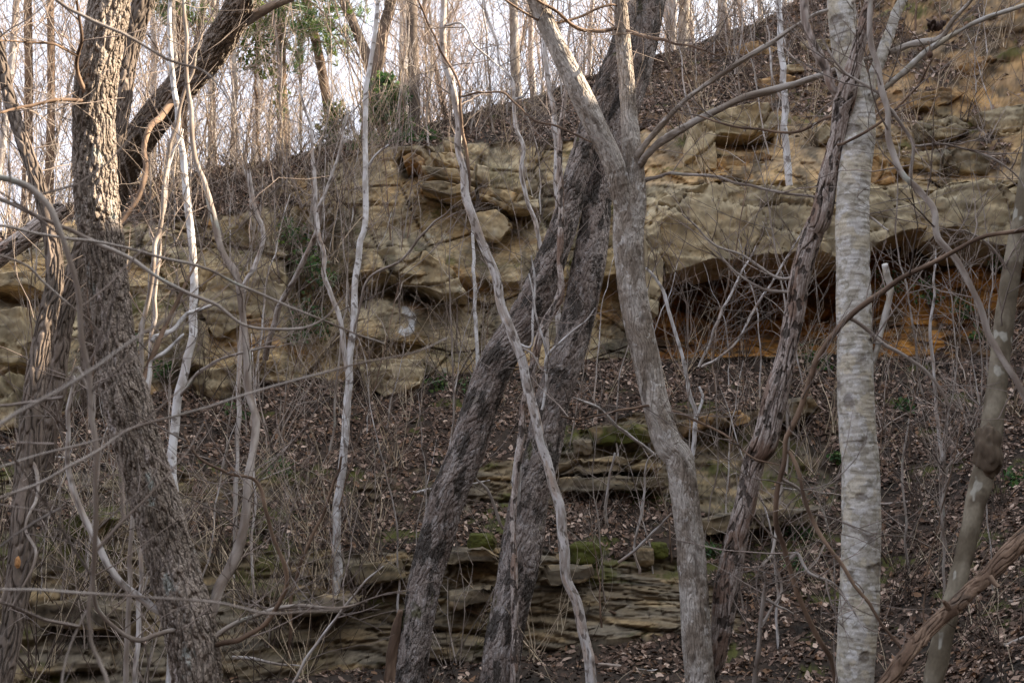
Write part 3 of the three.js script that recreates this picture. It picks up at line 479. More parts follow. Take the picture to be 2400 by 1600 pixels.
// a thick trunk: coarse relief in the mesh, bark colour and fine relief baked to maps wrapped round it
function trunkMesh(points, radii, bark, { seg = 64, step = 0.022, shrink = 1 } = {}) {
  const B = BARK[bark], sd = (tubeSeed += 3.71) % 97, R0 = Math.max(...radii), hs = Math.round(sd * 50);
  const curve = new THREE.CatmullRomCurve3(points, false, 'centripetal'), L = curve.getLength(), n = Math.max(8, Math.min(420, Math.round(L / step)));
  const P = [], U = [], idx = [], lens = [], rs = []; let nrm = null, prev = null, len = 0;
  for (let i = 0; i <= n; i++) {
    const t = i / n, p = curve.getPoint(t), tan = curve.getTangent(t), f = t * (points.length - 1), k = Math.min(points.length - 2, Math.floor(f)), r = lerp(radii[k], radii[k + 1], f - k);
    nrm ??= Math.abs(tan.y) < 0.9 ? V3(0, 1, 0) : V3(1, 0, 0);
    nrm = nrm.clone().addScaledVector(tan, -nrm.dot(tan)).normalize();
    const bin = tan.clone().cross(nrm); if (prev) len += p.distanceTo(prev); prev = p.clone(); lens.push(len); rs.push(r);
    if (R0 < 0.07) { const kk = len / 0.22, k0 = Math.floor(kk), fr = kk - k0, am = r * 0.8; p.x += am * (lerp(hash(k0, hs, 1), hash(k0 + 1, hs, 1), fr) - 0.5); p.z += am * (lerp(hash(k0, hs, 3), hash(k0 + 1, hs, 3), fr) - 0.5); }
    for (let j = 0; j <= seg; j++) {
      const a = (j % seg) / seg * Math.PI * 2, c = Math.cos(a), s = Math.sin(a), rr = Math.max(r * 0.6, r + B.disp(c * r, s * r, len, r, sd));
      P.push(p.x + (nrm.x * c + bin.x * s) * rr, p.y + (nrm.y * c + bin.y * s) * rr, p.z + (nrm.z * c + bin.z * s) * rr); U.push(j / seg, 0);
    }
    if (i < n) for (let j = 0; j < seg; j++) { const a = i * (seg + 1) + j, b = a + 1, c = a + seg + 1, d = c + 1; idx.push(a, b, d, a, d, c); }
  }
  for (let i = 0; i <= n; i++) for (let j = 0; j <= seg; j++) U[(i * (seg + 1) + j) * 2 + 1] = lens[i] / len;
  const g = new THREE.BufferGeometry(); g.setAttribute('position', new THREE.Float32BufferAttribute(P, 3)); g.setAttribute('uv', new THREE.Float32BufferAttribute(U, 2)); g.setIndex(idx); g.computeVertexNormals();
  const A = g.attributes.normal; for (let i = 0; i <= n; i++) { const a = i * (seg + 1), b = a + seg, x = (A.getX(a) + A.getX(b)) / 2, y = (A.getY(a) + A.getY(b)) / 2, z = (A.getZ(a) + A.getZ(b)) / 2, q = Math.hypot(x, y, z) || 1; A.setXYZ(a, x / q, y / q, z / q); A.setXYZ(b, x / q, y / q, z / q); }
  const W = R0 > 0.07 ? 384 : 128, H = Math.min(1600, Math.max(256, Math.round(len / (R0 > 0.07 ? 0.004 : 0.006)))), C8 = new Uint8Array(W * H * 4), H8 = new Uint8Array(W * H * 4), enc = x => Math.round(255 * Math.pow(clamp(x, 0.004, 1), 1 / 2.2)), LO = -0.04, HI = 0.025;
  let ri = 0;
  for (let y = 0; y < H; y++) {
    const l = (y + 0.5) / H * len; while (ri < n - 1 && lens[ri + 1] < l) ri++;
    const r = lerp(rs[ri], rs[ri + 1], clamp((l - lens[ri]) / (lens[ri + 1] - lens[ri] || 1)));
    for (let x = 0; x < W; x++) {
      const a = (x + 0.5) / W * Math.PI * 2, c = Math.cos(a) * r, s = Math.sin(a) * r, q = B.col(c, s, l, r, sd), h = Math.round(255 * clamp((B.disp(c, s, l, r, sd) - LO) / (HI - LO))), k = (y * W + x) * 4;
      C8[k] = enc(q[0]); C8[k + 1] = enc(q[1]); C8[k + 2] = enc(q[2]); C8[k + 3] = 255; H8[k] = H8[k + 1] = H8[k + 2] = h; H8[k + 3] = 255;
    }
  }
  const tex = (d, cs) => { const t = new THREE.DataTexture(d, W, H, THREE.RGBAFormat); t.magFilter = t.minFilter = THREE.LinearFilter; t.wrapS = THREE.RepeatWrapping; t.wrapT = THREE.ClampToEdgeWrapping; if (cs) t.colorSpace = THREE.SRGBColorSpace; t.needsUpdate = true; return t; };
  return [g, new THREE.MeshStandardMaterial({ map: tex(C8, true), bumpMap: tex(H8, false), bumpScale: (HI - LO) * 1.6, roughness: 0.92 })];
}
// a path traced in the photograph, base first: [u, v, width in pixels], at distance z0 (base) to z1 (tip)
function trace(pts, z0, z1 = z0, root = false) {
  const n = pts.length, P = [], R = [];
  pts.forEach(([u, v, w], i) => { const z = lerp(z0, z1, n > 1 ? i / (n - 1) : 0); P.push(pix(u, v, z)); R.push(w / 2 * pixSize(v, z)); });
  if (root) { const b = P[0], gy = groundY(b.x, -b.z) - 0.12, mid = V3(b.x, lerp(b.y, gy, 0.6), b.z); if (b.y - gy > 0.3) { P.unshift(mid); R.unshift(R[0] * 1.08); } P.unshift(V3(b.x, gy, b.z)); R.unshift(R[0] * 1.25); }
  return { P, R };
}
// fine twigs along a path, forking once or twice
function twigMass(rng, P, R, count, len, { from = 0.3, to = 1, rad = 0.0035, up = 0.35, sub = 3, levels = 2, col = [0.24, 0.19, 0.16], out = [] } = {}) {
  const curve = new THREE.CatmullRomCurve3(P, false, 'centripetal');
  const grow = (o, d, l, r, lev) => {
    const n = lev === levels ? 5 : lev === 1 ? 2 : 3, pts = [o.clone()], dir = d.clone();
    for (let i = 1; i <= n; i++) { dir.add(V3((rng() - 0.5) * 0.5, (rng() - 0.5) * 0.4 + up * 0.14, (rng() - 0.5) * 0.5)).normalize(); pts.push(pts[i - 1].clone().addScaledVector(dir, l / n)); }
    out.push(thin(pts, r, r * 0.35, col, rng));
    if (lev > 1) for (let i = 0; i < (lev === levels ? sub : 3); i++) { const k = Math.min(n - 1, 1 + Math.floor(rng() * (n - 1))), q = pts[k].clone().lerp(pts[k + 1], rng()), side = V3(rng() - 0.5, rng() - 0.3, rng() - 0.5).normalize(); grow(q, dir.clone().multiplyScalar(0.9).add(side).normalize(), l * (0.3 + 0.35 * rng()), r * 0.6, lev - 1); }
  };
  for (let i = 0; i < count; i++) {
    const t = lerp(from, to, (i + rng()) / count), p = curve.getPoint(t), tan = curve.getTangent(t), side = V3(rng() - 0.5, (rng() - 0.5) * 0.4 + up * 0.5, rng() - 0.5).normalize();
    grow(p, tan.clone().multiplyScalar(0.55).add(side).normalize(), len * (0.45 + 0.8 * rng()), rad * (0.6 + 0.8 * rng()), levels);
  }
  return out;
}
function thin(pts, r0, r1, col, rng) {     // a three-sided twig
  const P = [], K = [], idx = [], n = pts.length, m = 0.5 + 0.9 * (rng ? rng() : 0.5);
  for (let i = 0; i < n; i++) {
    const t = (i < n - 1 ? pts[i + 1].clone().sub(pts[i]) : pts[i].clone().sub(pts[i - 1])).normalize(), a = (Math.abs(t.y) < 0.9 ? V3(0, 1, 0) : V3(1, 0, 0)).cross(t).normalize(), b = t.clone().cross(a), r = lerp(r0, r1, i / (n - 1));
    for (let j = 0; j < 3; j++) { const c = Math.cos(j * 2.0944), s = Math.sin(j * 2.0944); P.push(pts[i].x + (a.x * c + b.x * s) * r, pts[i].y + (a.y * c + b.y * s) * r, pts[i].z + (a.z * c + b.z * s) * r); K.push(col[0] * m, col[1] * m, col[2] * m); }
    if (i < n - 1) for (let j = 0; j < 3; j++) { const q = i * 3 + j, w = i * 3 + (j + 1) % 3; idx.push(q, w, w + 3, q, w + 3, q + 3); }
  }
  const g = new THREE.BufferGeometry(); g.setAttribute('position', new THREE.Float32BufferAttribute(P, 3)); g.setAttribute('color', new THREE.Float32BufferAttribute(K, 3)); g.setIndex(idx); g.computeVertexNormals(); return g;
}
/* a tree: trunk (path, depths, bark), traced branches, twigs */
function tree(name, label, category, spec, group) {
  const { pts, z, z1 = z, bark, root = true, branches = [], seg, twigs = 0, twigLen = 0.7, twigCol, step, from, rad } = spec;
  const tr = trace(pts, z, z1, root), o = thing(name, label, category, tr.P[0], group);
  if (Math.max(...tr.R) > 0.032 && name !== 'ridge_tree' && name !== 'pine_tree') part('trunk', ...trunkMesh(tr.P, tr.R, bark, Math.max(...tr.R) > 0.07 ? { seg: seg ?? 72, step: 0.022 } : { seg: 24, step: 0.03 }), o);
  else part(spec.stemName || 'trunk', tube(tr.P, tr.R, bark, name === 'ridge_tree' || name === 'pine_tree' ? { step: 0.09, seg: 16 } : { step: step ?? 0.014 + tr.R[1] * 0.04, seg }), M.bark, o);
  const rng = mulberry(Math.round(pts[0][0] * 31 + pts[0][1] * 7 + 5)), tw = [];
  if (twigs) twigMass(rng, tr.P, tr.R, Math.round(twigs * 1.7), twigLen * 1.2, { out: tw, col: twigCol, from, rad: rad ?? 0.0055 });
  const joints = new THREE.CatmullRomCurve3(tr.P, false, 'centripetal').getPoints(120);
  for (const b of branches) {
    let bz = b.z ?? z, near = 60, z1b = b.z1 ?? bz;                // a branch starts at the depth of the wood it grows from
    for (const q of joints) { const [pu, pv] = toPix(q), d = Math.hypot(pu - b.pts[0][0], pv - b.pts[0][1]); if (d < near) { near = d; bz = -q.z; } }
    const bt = trace(b.pts, bz, z1b);
    joints.push(...new THREE.CatmullRomCurve3(bt.P, false, 'centripetal').getPoints(40));
    if (b.start) { bt.P.unshift(b.start); bt.R.unshift(bt.R[0]); }
    let wood;
    if (b.name === 'stem') wood = part('stem', ...trunkMesh(bt.P, bt.R, b.bark || bark, { seg: 56 }), o, b.label);
    else wood = part(b.name || 'branch', tube(bt.P, bt.R, b.bark || bark, { step: 0.03 }), M.bark, o, b.label);
    const own = [];
    if (b.twigs !== 0) twigMass(rng, bt.P, bt.R, Math.round((b.twigs ?? 6) * 1.8), b.twigLen ?? 0.75, { out: own, col: twigCol, from: 0.12, rad: 0.005, up: 0.2 });
    if (own.length) { const g = mergeGeometries(own); g.translate(-o.position.x, -o.position.y, -o.position.z); part('spray', g, M.bark, wood); }  // bare twigs of this branch, merged into one mesh
  }
  if (tw.length) part('spray', mergeGeometries(tw), M.bark, o);  // bare twigs along the trunk, merged into one mesh
  return o;
}
const rev = a => a.slice().reverse();

// the big furrowed oak
tree('oak_tree', 'thick furrowed oak trunk, sunlit above and bending, with low crooked limbs', 'tree', {
  z: 8, z1: 8.2, bark: 'oak',
  pts: rev([[262, -260, 90], [258, -120, 96], [256, 0, 98], [240, 103, 97], [220, 241, 98], [221, 379, 102], [230, 517, 102], [240, 564, 98], [257, 702, 95], [274, 840, 100], [298, 943, 112], [324, 1047, 110], [358, 1163, 116], [387, 1267, 116], [418, 1370, 120], [446, 1473, 124], [461, 1594, 120]]),
  twigs: 0,
  branches: [
    { pts: [[470, 1470, 26], [503, 1428, 24], [520, 1370, 25], [551, 1301, 24], [579, 1180, 20], [585, 1112, 19], [592, 1050, 18], [596, 978, 18], [582, 926, 17], [579, 823, 16], [565, 719, 16], [554, 644, 17], [527, 599, 15], [506, 545, 15], [492, 475, 14], [458, 379, 12], [444, 258, 11], [436, 120, 9], [428, -40, 8]], z: 8, z1: 9.2, bark: 'stem', twigs: 16, twigLen: 0.7, label: 'slender lichen spotted limb rising beside the trunk' },
    { pts: [[400, 1440, 18], [372, 1432, 16], [310, 1387, 17], [269, 1346, 16], [234, 1284, 16], [193, 1198, 15], [169, 1129, 14], [158, 1060, 12], [160, 960, 10], [168, 880, 8]], z: 7.9, z1: 7.6, bark: 'pale', twigs: 8 },
    { pts: [[448, 1494, 13], [425, 1480, 12], [406, 1475, 11], [362, 1487, 11], [327, 1497, 12], [293, 1484, 11], [241, 1442, 10], [220, 1387, 9], [217, 1301, 7], [228, 1240, 5]], z: 7.82, z1: 7.3, bark: 'stem', twigs: 6 },
    { pts: [[480, 1525, 12], [527, 1501, 13], [568, 1497, 12], [613, 1466, 11], [654, 1404, 11], [672, 1360, 10], [651, 1284, 9], [620, 1198, 9], [592, 1122, 8], [540, 1112, 7], [460, 1068, 6], [430, 1020, 4]], z: 7.9, z1: 7.5, bark: 'brown', twigs: 10 },
    { pts: [[490, 1500, 12], [551, 1456, 11], [620, 1435, 10], [706, 1422, 9], [800, 1422, 7], [860, 1410, 5]], z: 7.95, z1: 8.3, bark: 'stem', twigs: 8 },
    { pts: [[225, 236, 14], [207, 226, 12], [186, 172, 9], [183, 127, 9], [188, 86, 8], [179, 17, 7], [172, -30, 6]], z: 7.86, z1: 7.6, bark: 'brown', twigs: 5 },
    { pts: [[215, 236, 11], [185, 234, 9], [131, 236, 8], [60, 250, 7], [0, 265, 6], [-80, 270, 5]], z: 7.86, z1: 7.5, bark: 'brown', twigs: 8 },
    { pts: [[186, 126, 7], [150, 112, 6], [121, 100, 6], [60, 96, 5], [0, 95, 4], [-60, 96, 3]], z: 7.7, z1: 7.3, bark: 'brown', twigs: 7 },
    { pts: [[330, 915, 13], [345, 860, 13], [372, 790, 12], [400, 735, 10], [430, 680, 9], [448, 640, 6], [470, 600, 4]], z: 7.9, z1: 8.3, bark: 'brown', twigs: 7 },
    { pts: [[330, 945, 10], [344, 892, 9], [358, 842, 9], [386, 823, 9], [430, 781, 6]], z: 8.0, z1: 8.2, bark: 'white', twigs: 0, label: 'short broken bleached limb' },
    { pts: [[355, 800, 12], [395, 772, 11], [440, 740, 9], [495, 715, 6]], z: 8.1, z1: 8.4, bark: 'white', twigs: 2 },
  ] });
// trunks behind it
tree('dead_branch', 'pinkish fallen trunk slanting out behind the furrowed oak', 'branch', { z: 13.2, z1: 13.4, bark: 'snag', root: false, pts: [[-300, 830, 40], [-120, 690, 44], [0, 598, 46], [60, 555, 46], [112, 514, 44], [150, 484, 38]] });
tree('leaning_tree', 'thick brown trunk slanting steeply behind the furrowed oak, its underside sunlit', 'tree', {
  z: 14.6, z1: 11, bark: 'oak', root: false,
  pts: [[232, 960, 84], [228, 800, 80], [230, 650, 76], [240, 540, 76], [262, 450, 76], [296, 379, 76], [337, 310, 76], [420, 207, 76], [510, 103, 76], [565, 0, 68], [600, -110, 62]], twigs: 10, twigLen: 1.2, from: 0.6,
  branches: [{ pts: [[418, 222, 18], [392, 250, 16], [372, 275, 15], [355, 293, 14], [338, 344, 13], [339, 424, 12], [300, 499, 11], [269, 540, 9], [255, 580, 6]], z: 11.75, z1: 11.0, bark: 'brown', twigs: 5 },
    { pts: [[548, 70, 26], [590, 42, 24], [625, 20, 22], [660, 2, 20], [720, -20, 16]], z: 11.25, z1: 11.4, bark: 'stem', twigs: 5 }] });
tree('dark_tree', 'dark brown trunk leaning away directly behind the furrowed oak', 'tree', {
  z: 11.9, z1: 12, bark: 'dark', root: false,
  pts: [[75, 1330, 52], [85, 1250, 48], [100, 1100, 48], [122, 930, 46], [150, 750, 44], [180, 620, 43], [225, 500, 43], [262, 380, 43], [284, 241, 44], [298, 138, 46], [336, 0, 50], [370, -130, 48]], twigs: 8, twigLen: 1.0, from: 0.5 });
tree('mossy_tree', 'dark gnarled trunk at the foot of the bank with a woodpecker hole', 'tree', {
  z: 9.9, z1: 11.6, bark: 'dark',
  pts: [[2, 1600, 53], [25, 1480, 53], [45, 1330, 58], [60, 1150, 61], [75, 950, 53], [105, 770, 46], [128, 640, 42], [112, 520, 38], [85, 420, 35], [45, 310, 32], [15, 200, 29], [-10, 80, 26], [-30, -40, 22]], twigs: 14, twigLen: 1.0, from: 0.4,
  branches: [{ pts: [[60, 1060, 8], [85, 1100, 9], [86, 1180, 8], [56, 1230, 7], [80, 1290, 7], [60, 1360, 6], [20, 1430, 5]], z: 9.75, bark: 'stem', twigs: 3, name: 'vine' }] });

// the leaning pair in the middle
tree('leaning_tree', 'lichen grey leaning trunk of the middle pair with a split dead stub at its base', 'tree', {
  z: 11.5, z1: 11.8, bark: 'mottled',
  pts: rev([[1490, -80, 44], [1476, 0, 46], [1450, 120, 50], [1416, 207, 54], [1375, 330, 58], [1345, 440, 62], [1320, 530, 66], [1282, 633, 76], [1237, 737, 84], [1170, 840, 84], [1129, 943, 86], [1096, 1047, 84], [1072, 1110, 84], [1050, 1163, 86], [1022, 1267, 82], [995, 1370, 80], [977, 1473, 76], [962, 1594, 78]]), twigs: 6, from: 0.65, twigLen: 0.9,
  branches: [{ name: 'dead_stub', pts: [[918, 1610, 34], [922, 1530, 30], [930, 1470, 22], [938, 1430, 12]], z: 11.45, bark: 'brown', twigs: 0, label: 'split red-brown dead stub' }] });
tree('leaning_tree', 'leaning trunk of the middle pair blotched dark with moss and lichen', 'tree', {
  z: 11.2, z1: 12.1, bark: 'mottled',
  pts: rev([[1545, -90, 78], [1523, 0, 76], [1490, 170, 72], [1450, 300, 70], [1415, 410, 68], [1400, 480, 68], [1394, 530, 72], [1378, 633, 80], [1356, 737, 80], [1329, 840, 80], [1294, 943, 85], [1275, 1047, 86], [1258, 1110, 90], [1243, 1163, 92], [1225, 1267, 97], [1208, 1370, 93], [1186, 1473, 92], [1170, 1594, 95]]), twigs: 6, from: 0.65, twigLen: 0.9,
  branches: [{ name: 'bare_wood_strip', pts: [[1206, 1240, 8], [1208, 1190, 16], [1212, 1130, 22], [1217, 1070, 18], [1222, 1000, 8]], z: 10.98, z1: 11.05, bark: 'white', twigs: 0, label: 'pale strip of exposed wood' }] });
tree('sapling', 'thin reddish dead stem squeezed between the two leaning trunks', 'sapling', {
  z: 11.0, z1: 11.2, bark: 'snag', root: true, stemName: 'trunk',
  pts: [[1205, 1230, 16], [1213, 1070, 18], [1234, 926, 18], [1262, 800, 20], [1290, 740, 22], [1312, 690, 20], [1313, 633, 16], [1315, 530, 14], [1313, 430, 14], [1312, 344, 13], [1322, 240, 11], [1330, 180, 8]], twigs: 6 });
// the forked grey tree
tree('forked_tree', 'grey forked tree whose two stems part high up, with long straight side branches', 'tree', {
  z: 10.4, z1: 10.6, bark: 'grey',
  pts: rev([[1448, -80, 32], [1454, 0, 34], [1461, 103, 36], [1470, 207, 38], [1478, 310, 44], [1484, 390, 56], [1478, 470, 74], [1472, 540, 74], [1478, 633, 66], [1492, 737, 68], [1515, 840, 66], [1537, 943, 63], [1568, 1047, 68], [1588, 1070, 67], [1605, 1163, 66], [1618, 1267, 67], [1625, 1370, 68], [1632, 1473, 68], [1640, 1596, 70]]), twigs: 5, from: 0.8,
  branches: [
    { name: 'stem', pts: [[1476, 560, 30], [1464, 490, 46], [1450, 430, 52], [1436, 380, 52], [1404, 310, 52], [1354, 207, 52], [1303, 103, 44], [1258, 0, 44], [1225, -80, 42]], z: 10.38, z1: 10.2, bark: 'grey', twigs: 5 },
    { pts: [[1488, 372, 22], [1507, 345, 16], [1545, 300, 14], [1600, 241, 14], [1703, 165, 13], [1841, 79, 11], [1927, 31, 10], [2013, 0, 8], [2080, -30, 6]], z: 10.4, z1: 9.2, bark: 'grey', twigs: 9 },
    { pts: [[1492, 400, 24], [1515, 365, 18], [1545, 335, 18], [1600, 303, 18], [1738, 234, 17], [1944, 169, 15], [2048, 134, 14], [2150, 102, 13], [2203, 86, 12], [2240, 45, 9], [2275, 0, 7], [2300, -40, 5]], z: 10.4, z1: 8.7, bark: 'grey', twigs: 9 },
    { pts: [[1454, 69, 9], [1351, 65, 9], [1306, 28, 7], [1258, 0, 6], [1230, -20, 5]], z: 10.3, z1: 9.8, bark: 'brown', twigs: 6 },
    { pts: [[1454, 69, 9], [1500, 80, 8], [1541, 93, 8], [1600, 103, 6], [1680, 130, 4]], z: 10.35, z1: 9.8, bark: 'brown', twigs: 6 },
    { pts: [[1456, 12, 6], [1420, 17, 6], [1334, 45, 6], [1282, 52, 6], [1231, 28, 5], [1186, 0, 5], [1150, -30, 4]], z: 10.3, z1: 9.9, bark: 'brown', twigs: 5 },
    { pts: [[1510, 425, 10], [1560, 410, 8], [1600, 410, 7], [1690, 417, 7], [1793, 444, 6], [1944, 472, 6], [2030, 503, 5], [2082, 540, 4]], z: 10.35, z1: 9.3, bark: 'stem', twigs: 8 },
    { pts: [[1550, 960, 6], [1523, 954, 6], [1454, 960, 5], [1368, 981, 5], [1317, 974, 4]], z: 10.3, z1: 10.1, bark: 'brown', twigs: 4 },
    { pts: [[1560, 962, 6], [1600, 971, 6], [1703, 1022, 5], [1765, 1070, 4], [1830, 1090, 3]], z: 10.3, z1: 10.0, bark: 'brown', twigs: 4 },
  ] });
// seed heads dried on the end of the long branch
{
  const f = scene.children.find(o => o.name === 'forked_tree'), z = 8.72, list = [];
  const c0 = pix(2192, 66, z), k = pixSize(66, z), rng = mulberry(77);
  for (let i = 0; i < 26; i++) {
    const a = rng() * 6.28, e = rng() * 1.6 - 0.5, l = (14 + 16 * rng()) * k, g = new THREE.SphereGeometry(1, 8, 6); g.deleteAttribute('uv'); g.scale(l * 0.30, l * 0.5, l * 0.12); g.translate(0, l * 0.55, 0);
    g.applyMatrix4(new THREE.Matrix4().makeRotationFromEuler(new THREE.Euler(Math.cos(a) * (1.2 - e * 0.4), a, Math.sin(a) * (1.2 - e * 0.4)))); g.translate(c0.x + (rng() - 0.5) * 26 * k, c0.y + (rng() - 0.5) * 20 * k, c0.z + (rng() - 0.5) * 0.04); list.push(g);
  }
  const col = (g, c) => { const K = new Float32Array(g.attributes.position.count * 3); for (let i = 0; i < K.length; i += 3) K.set(c, i); g.setAttribute('color', new THREE.BufferAttribute(K, 3)); return g; };
  part('seed_head', col(mergeGeometries(list), [0.075, 0.045, 0.032]), M.bark, f, 'dark curled dry seed head');
  const g2 = new THREE.SphereGeometry(7.5 * k, 14, 12); g2.deleteAttribute('uv'); g2.scale(1, 1.15, 1); const p2 = pix(2180, 128, z); g2.translate(p2.x, p2.y, p2.z);
  part('seed_pod', col(g2, [0.10, 0.055, 0.035]), M.bark, f, 'round brown seed pod hanging below the branch');
  const g3 = tube([pix(2176, 96, z), pix(2183, 112, z), pix(2180, 122, z)], [0.006, 0.005, 0.006], 'brown'); part('seed_stalk', g3, M.bark, f);
}
// the dead snag against the beech
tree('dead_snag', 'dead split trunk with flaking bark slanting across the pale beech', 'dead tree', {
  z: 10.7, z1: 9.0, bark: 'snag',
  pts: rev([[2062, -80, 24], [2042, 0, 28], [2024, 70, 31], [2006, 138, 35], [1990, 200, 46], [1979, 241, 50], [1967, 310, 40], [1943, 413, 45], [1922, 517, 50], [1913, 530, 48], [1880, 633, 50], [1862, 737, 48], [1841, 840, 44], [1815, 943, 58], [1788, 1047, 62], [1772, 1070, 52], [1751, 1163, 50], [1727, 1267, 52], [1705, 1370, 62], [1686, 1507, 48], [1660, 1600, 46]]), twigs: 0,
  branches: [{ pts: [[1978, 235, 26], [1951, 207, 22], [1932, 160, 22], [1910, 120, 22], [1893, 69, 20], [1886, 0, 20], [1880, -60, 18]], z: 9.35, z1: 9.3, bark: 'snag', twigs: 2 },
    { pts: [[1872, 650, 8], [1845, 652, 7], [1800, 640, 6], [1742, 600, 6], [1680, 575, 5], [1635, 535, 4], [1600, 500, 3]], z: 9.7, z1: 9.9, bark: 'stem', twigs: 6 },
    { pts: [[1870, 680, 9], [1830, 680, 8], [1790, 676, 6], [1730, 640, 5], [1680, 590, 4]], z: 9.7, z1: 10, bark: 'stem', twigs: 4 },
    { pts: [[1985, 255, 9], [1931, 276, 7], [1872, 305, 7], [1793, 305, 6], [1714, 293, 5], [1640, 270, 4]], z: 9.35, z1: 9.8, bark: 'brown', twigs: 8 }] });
// the beech
tree('beech_tree', 'straight pale smooth beech trunk blotched with lichen', 'tree', {
  z: 9.5, bark: 'beech',
  pts: rev([[1968, -90, 60], [1972, 0, 62], [1984, 120, 63], [2004, 200, 68], [2014, 300, 74], [2003, 420, 75], [1999, 482, 76], [1998, 530, 77], [2002, 702, 79], [2005, 874, 84], [2012, 1047, 85], [2015, 1060, 86], [2019, 1198, 90], [2014, 1404, 91], [2005, 1598, 88]]), twigs: 0,
  branches: [
    { name: 'stem', pts: [[2030, 260, 34], [2040, 200, 30], [2065, 130, 26], [2090, 70, 24], [2118, 0, 22], [2140, -60, 20]], z: 9.45, z1: 9.4, bark: 'beech', twigs: 3, label: 'blue-grey side stem of the fork' },
    { pts: [[2036, 868, 18], [2048, 833, 17], [2055, 799, 16], [2072, 744, 15], [2087, 675, 15], [2080, 640, 14], [2075, 620, 12]], z: 9.4, z1: 9.3, bark: 'beech', twigs: 0, label: 'broken upright limb' },
    { pts: [[2040, 240, 16], [2075, 207, 14], [2120, 165, 14], [2185, 114, 13], [2289, 55, 12], [2400, 10, 11], [2480, -20, 9]], z: 9.4, z1: 8.8, bark: 'beech', twigs: 8 },
    { pts: [[1965, 340, 7], [1982, 338, 7], [2048, 296, 7], [2099, 255, 6], [2158, 189, 6], [2185, 138, 5]], z: 9.3, z1: 8.9, bark: 'brown', twigs: 4 },
    { pts: [[1975, 0, 28], [1935, -20, 27], [1918, -60, 26]], z: 9.6, bark: 'beech', twigs: 0 },
  ] });
tree('mossy_tree', 'olive brown trunk leaning beyond the fallen log, knotted at mid height', 'tree', {
  z: 8.4, z1: 8.9, bark: 'olive',
  pts: [[2188, 1600, 46], [2201, 1542, 48], [2222, 1450, 44], [2244, 1370, 42], [2270, 1267, 43], [2292, 1163, 46], [2312, 1090, 53], [2323, 1020, 54], [2337, 909, 47], [2349, 806, 44], [2361, 702, 42], [2378, 600, 41], [2395, 510, 39], [2412, 400, 39], [2430, 250, 37]], twigs: 4, from: 0.5,
  branches: [{ pts: [[2372, 660, 7], [2330, 590, 6], [2296, 558, 5], [2260, 540, 3]], z: 8.75, z1: 8.6, bark: 'stem', twigs: 3 }] });
{
  const lump = (name, owner, u, v, z, sx, sy, sz, c, label) => {
    const g = mergeVertices((() => { const q = new THREE.IcosahedronGeometry(1, 10); q.deleteAttribute('uv'); q.deleteAttribute('normal'); return q; })(), 1e-4), A = g.attributes.position, K = new Float32Array(A.count * 3), p = pix(u, v, z);
    for (let i = 0; i < A.count; i++) { const q = V3().fromBufferAttribute(A, i), k = 1 + 0.5 * fbm(q.x * 1.8 + u, q.y * 1.8, q.z * 1.8, 3); K.set(c.map(x => x * (1 + 0.7 * fbm(q.x * 4, q.y * 4 + u, q.z * 4, 3))), i * 3); A.setXYZ(i, p.x + q.x * sx * k, p.y + q.y * sy * k, p.z + q.z * sz * k); }
    g.setAttribute('color', new THREE.BufferAttribute(K, 3)); g.computeVertexNormals(); part(name, g, M.bark, owner, label);
  };
  const olive = scene.children.filter(o => o.name.startsWith('mossy_tree'));
  lump('knot', olive[1], 2316, 1058, 8.55, 0.098, 0.19, 0.095, [0.10, 0.07, 0.045], 'dark swollen knot');
  lump('woodpecker_hole', olive[0], 40, 1318, 9.86, 0.022, 0.045, 0.02, [0.42, 0.21, 0.08], 'small orange hole pecked in the bark');
}
// the fallen log
{
  const tr = trace([[2030, 1660, 39], [2080, 1600, 39], [2117, 1535, 36], [2160, 1490, 35], [2220, 1432, 35], [2270, 1392, 35], [2323, 1348, 38], [2400, 1262, 44], [2470, 1190, 45], [2540, 1120, 45]], 7.4, 7.9);
  const o = thing('fallen_log', 'red-brown fallen log propped across the leaf slope', 'log', tr.P[0]);
  part('log', ...trunkMesh(tr.P, tr.R, 'log', {}), o);
  for (const [u, v, du, dv] of [[2225, 1426, -14, -16], [2320, 1352, 20, 22], [2120, 1532, -12, 14]]) { const a = pix(u, v, 7.55), b = pix(u + du, v + dv, 7.5); part('stub', tube([a, a.clone().lerp(b, 0.6), b], [0.02, 0.016, 0.01], 'brown'), M.bark, o); }
}

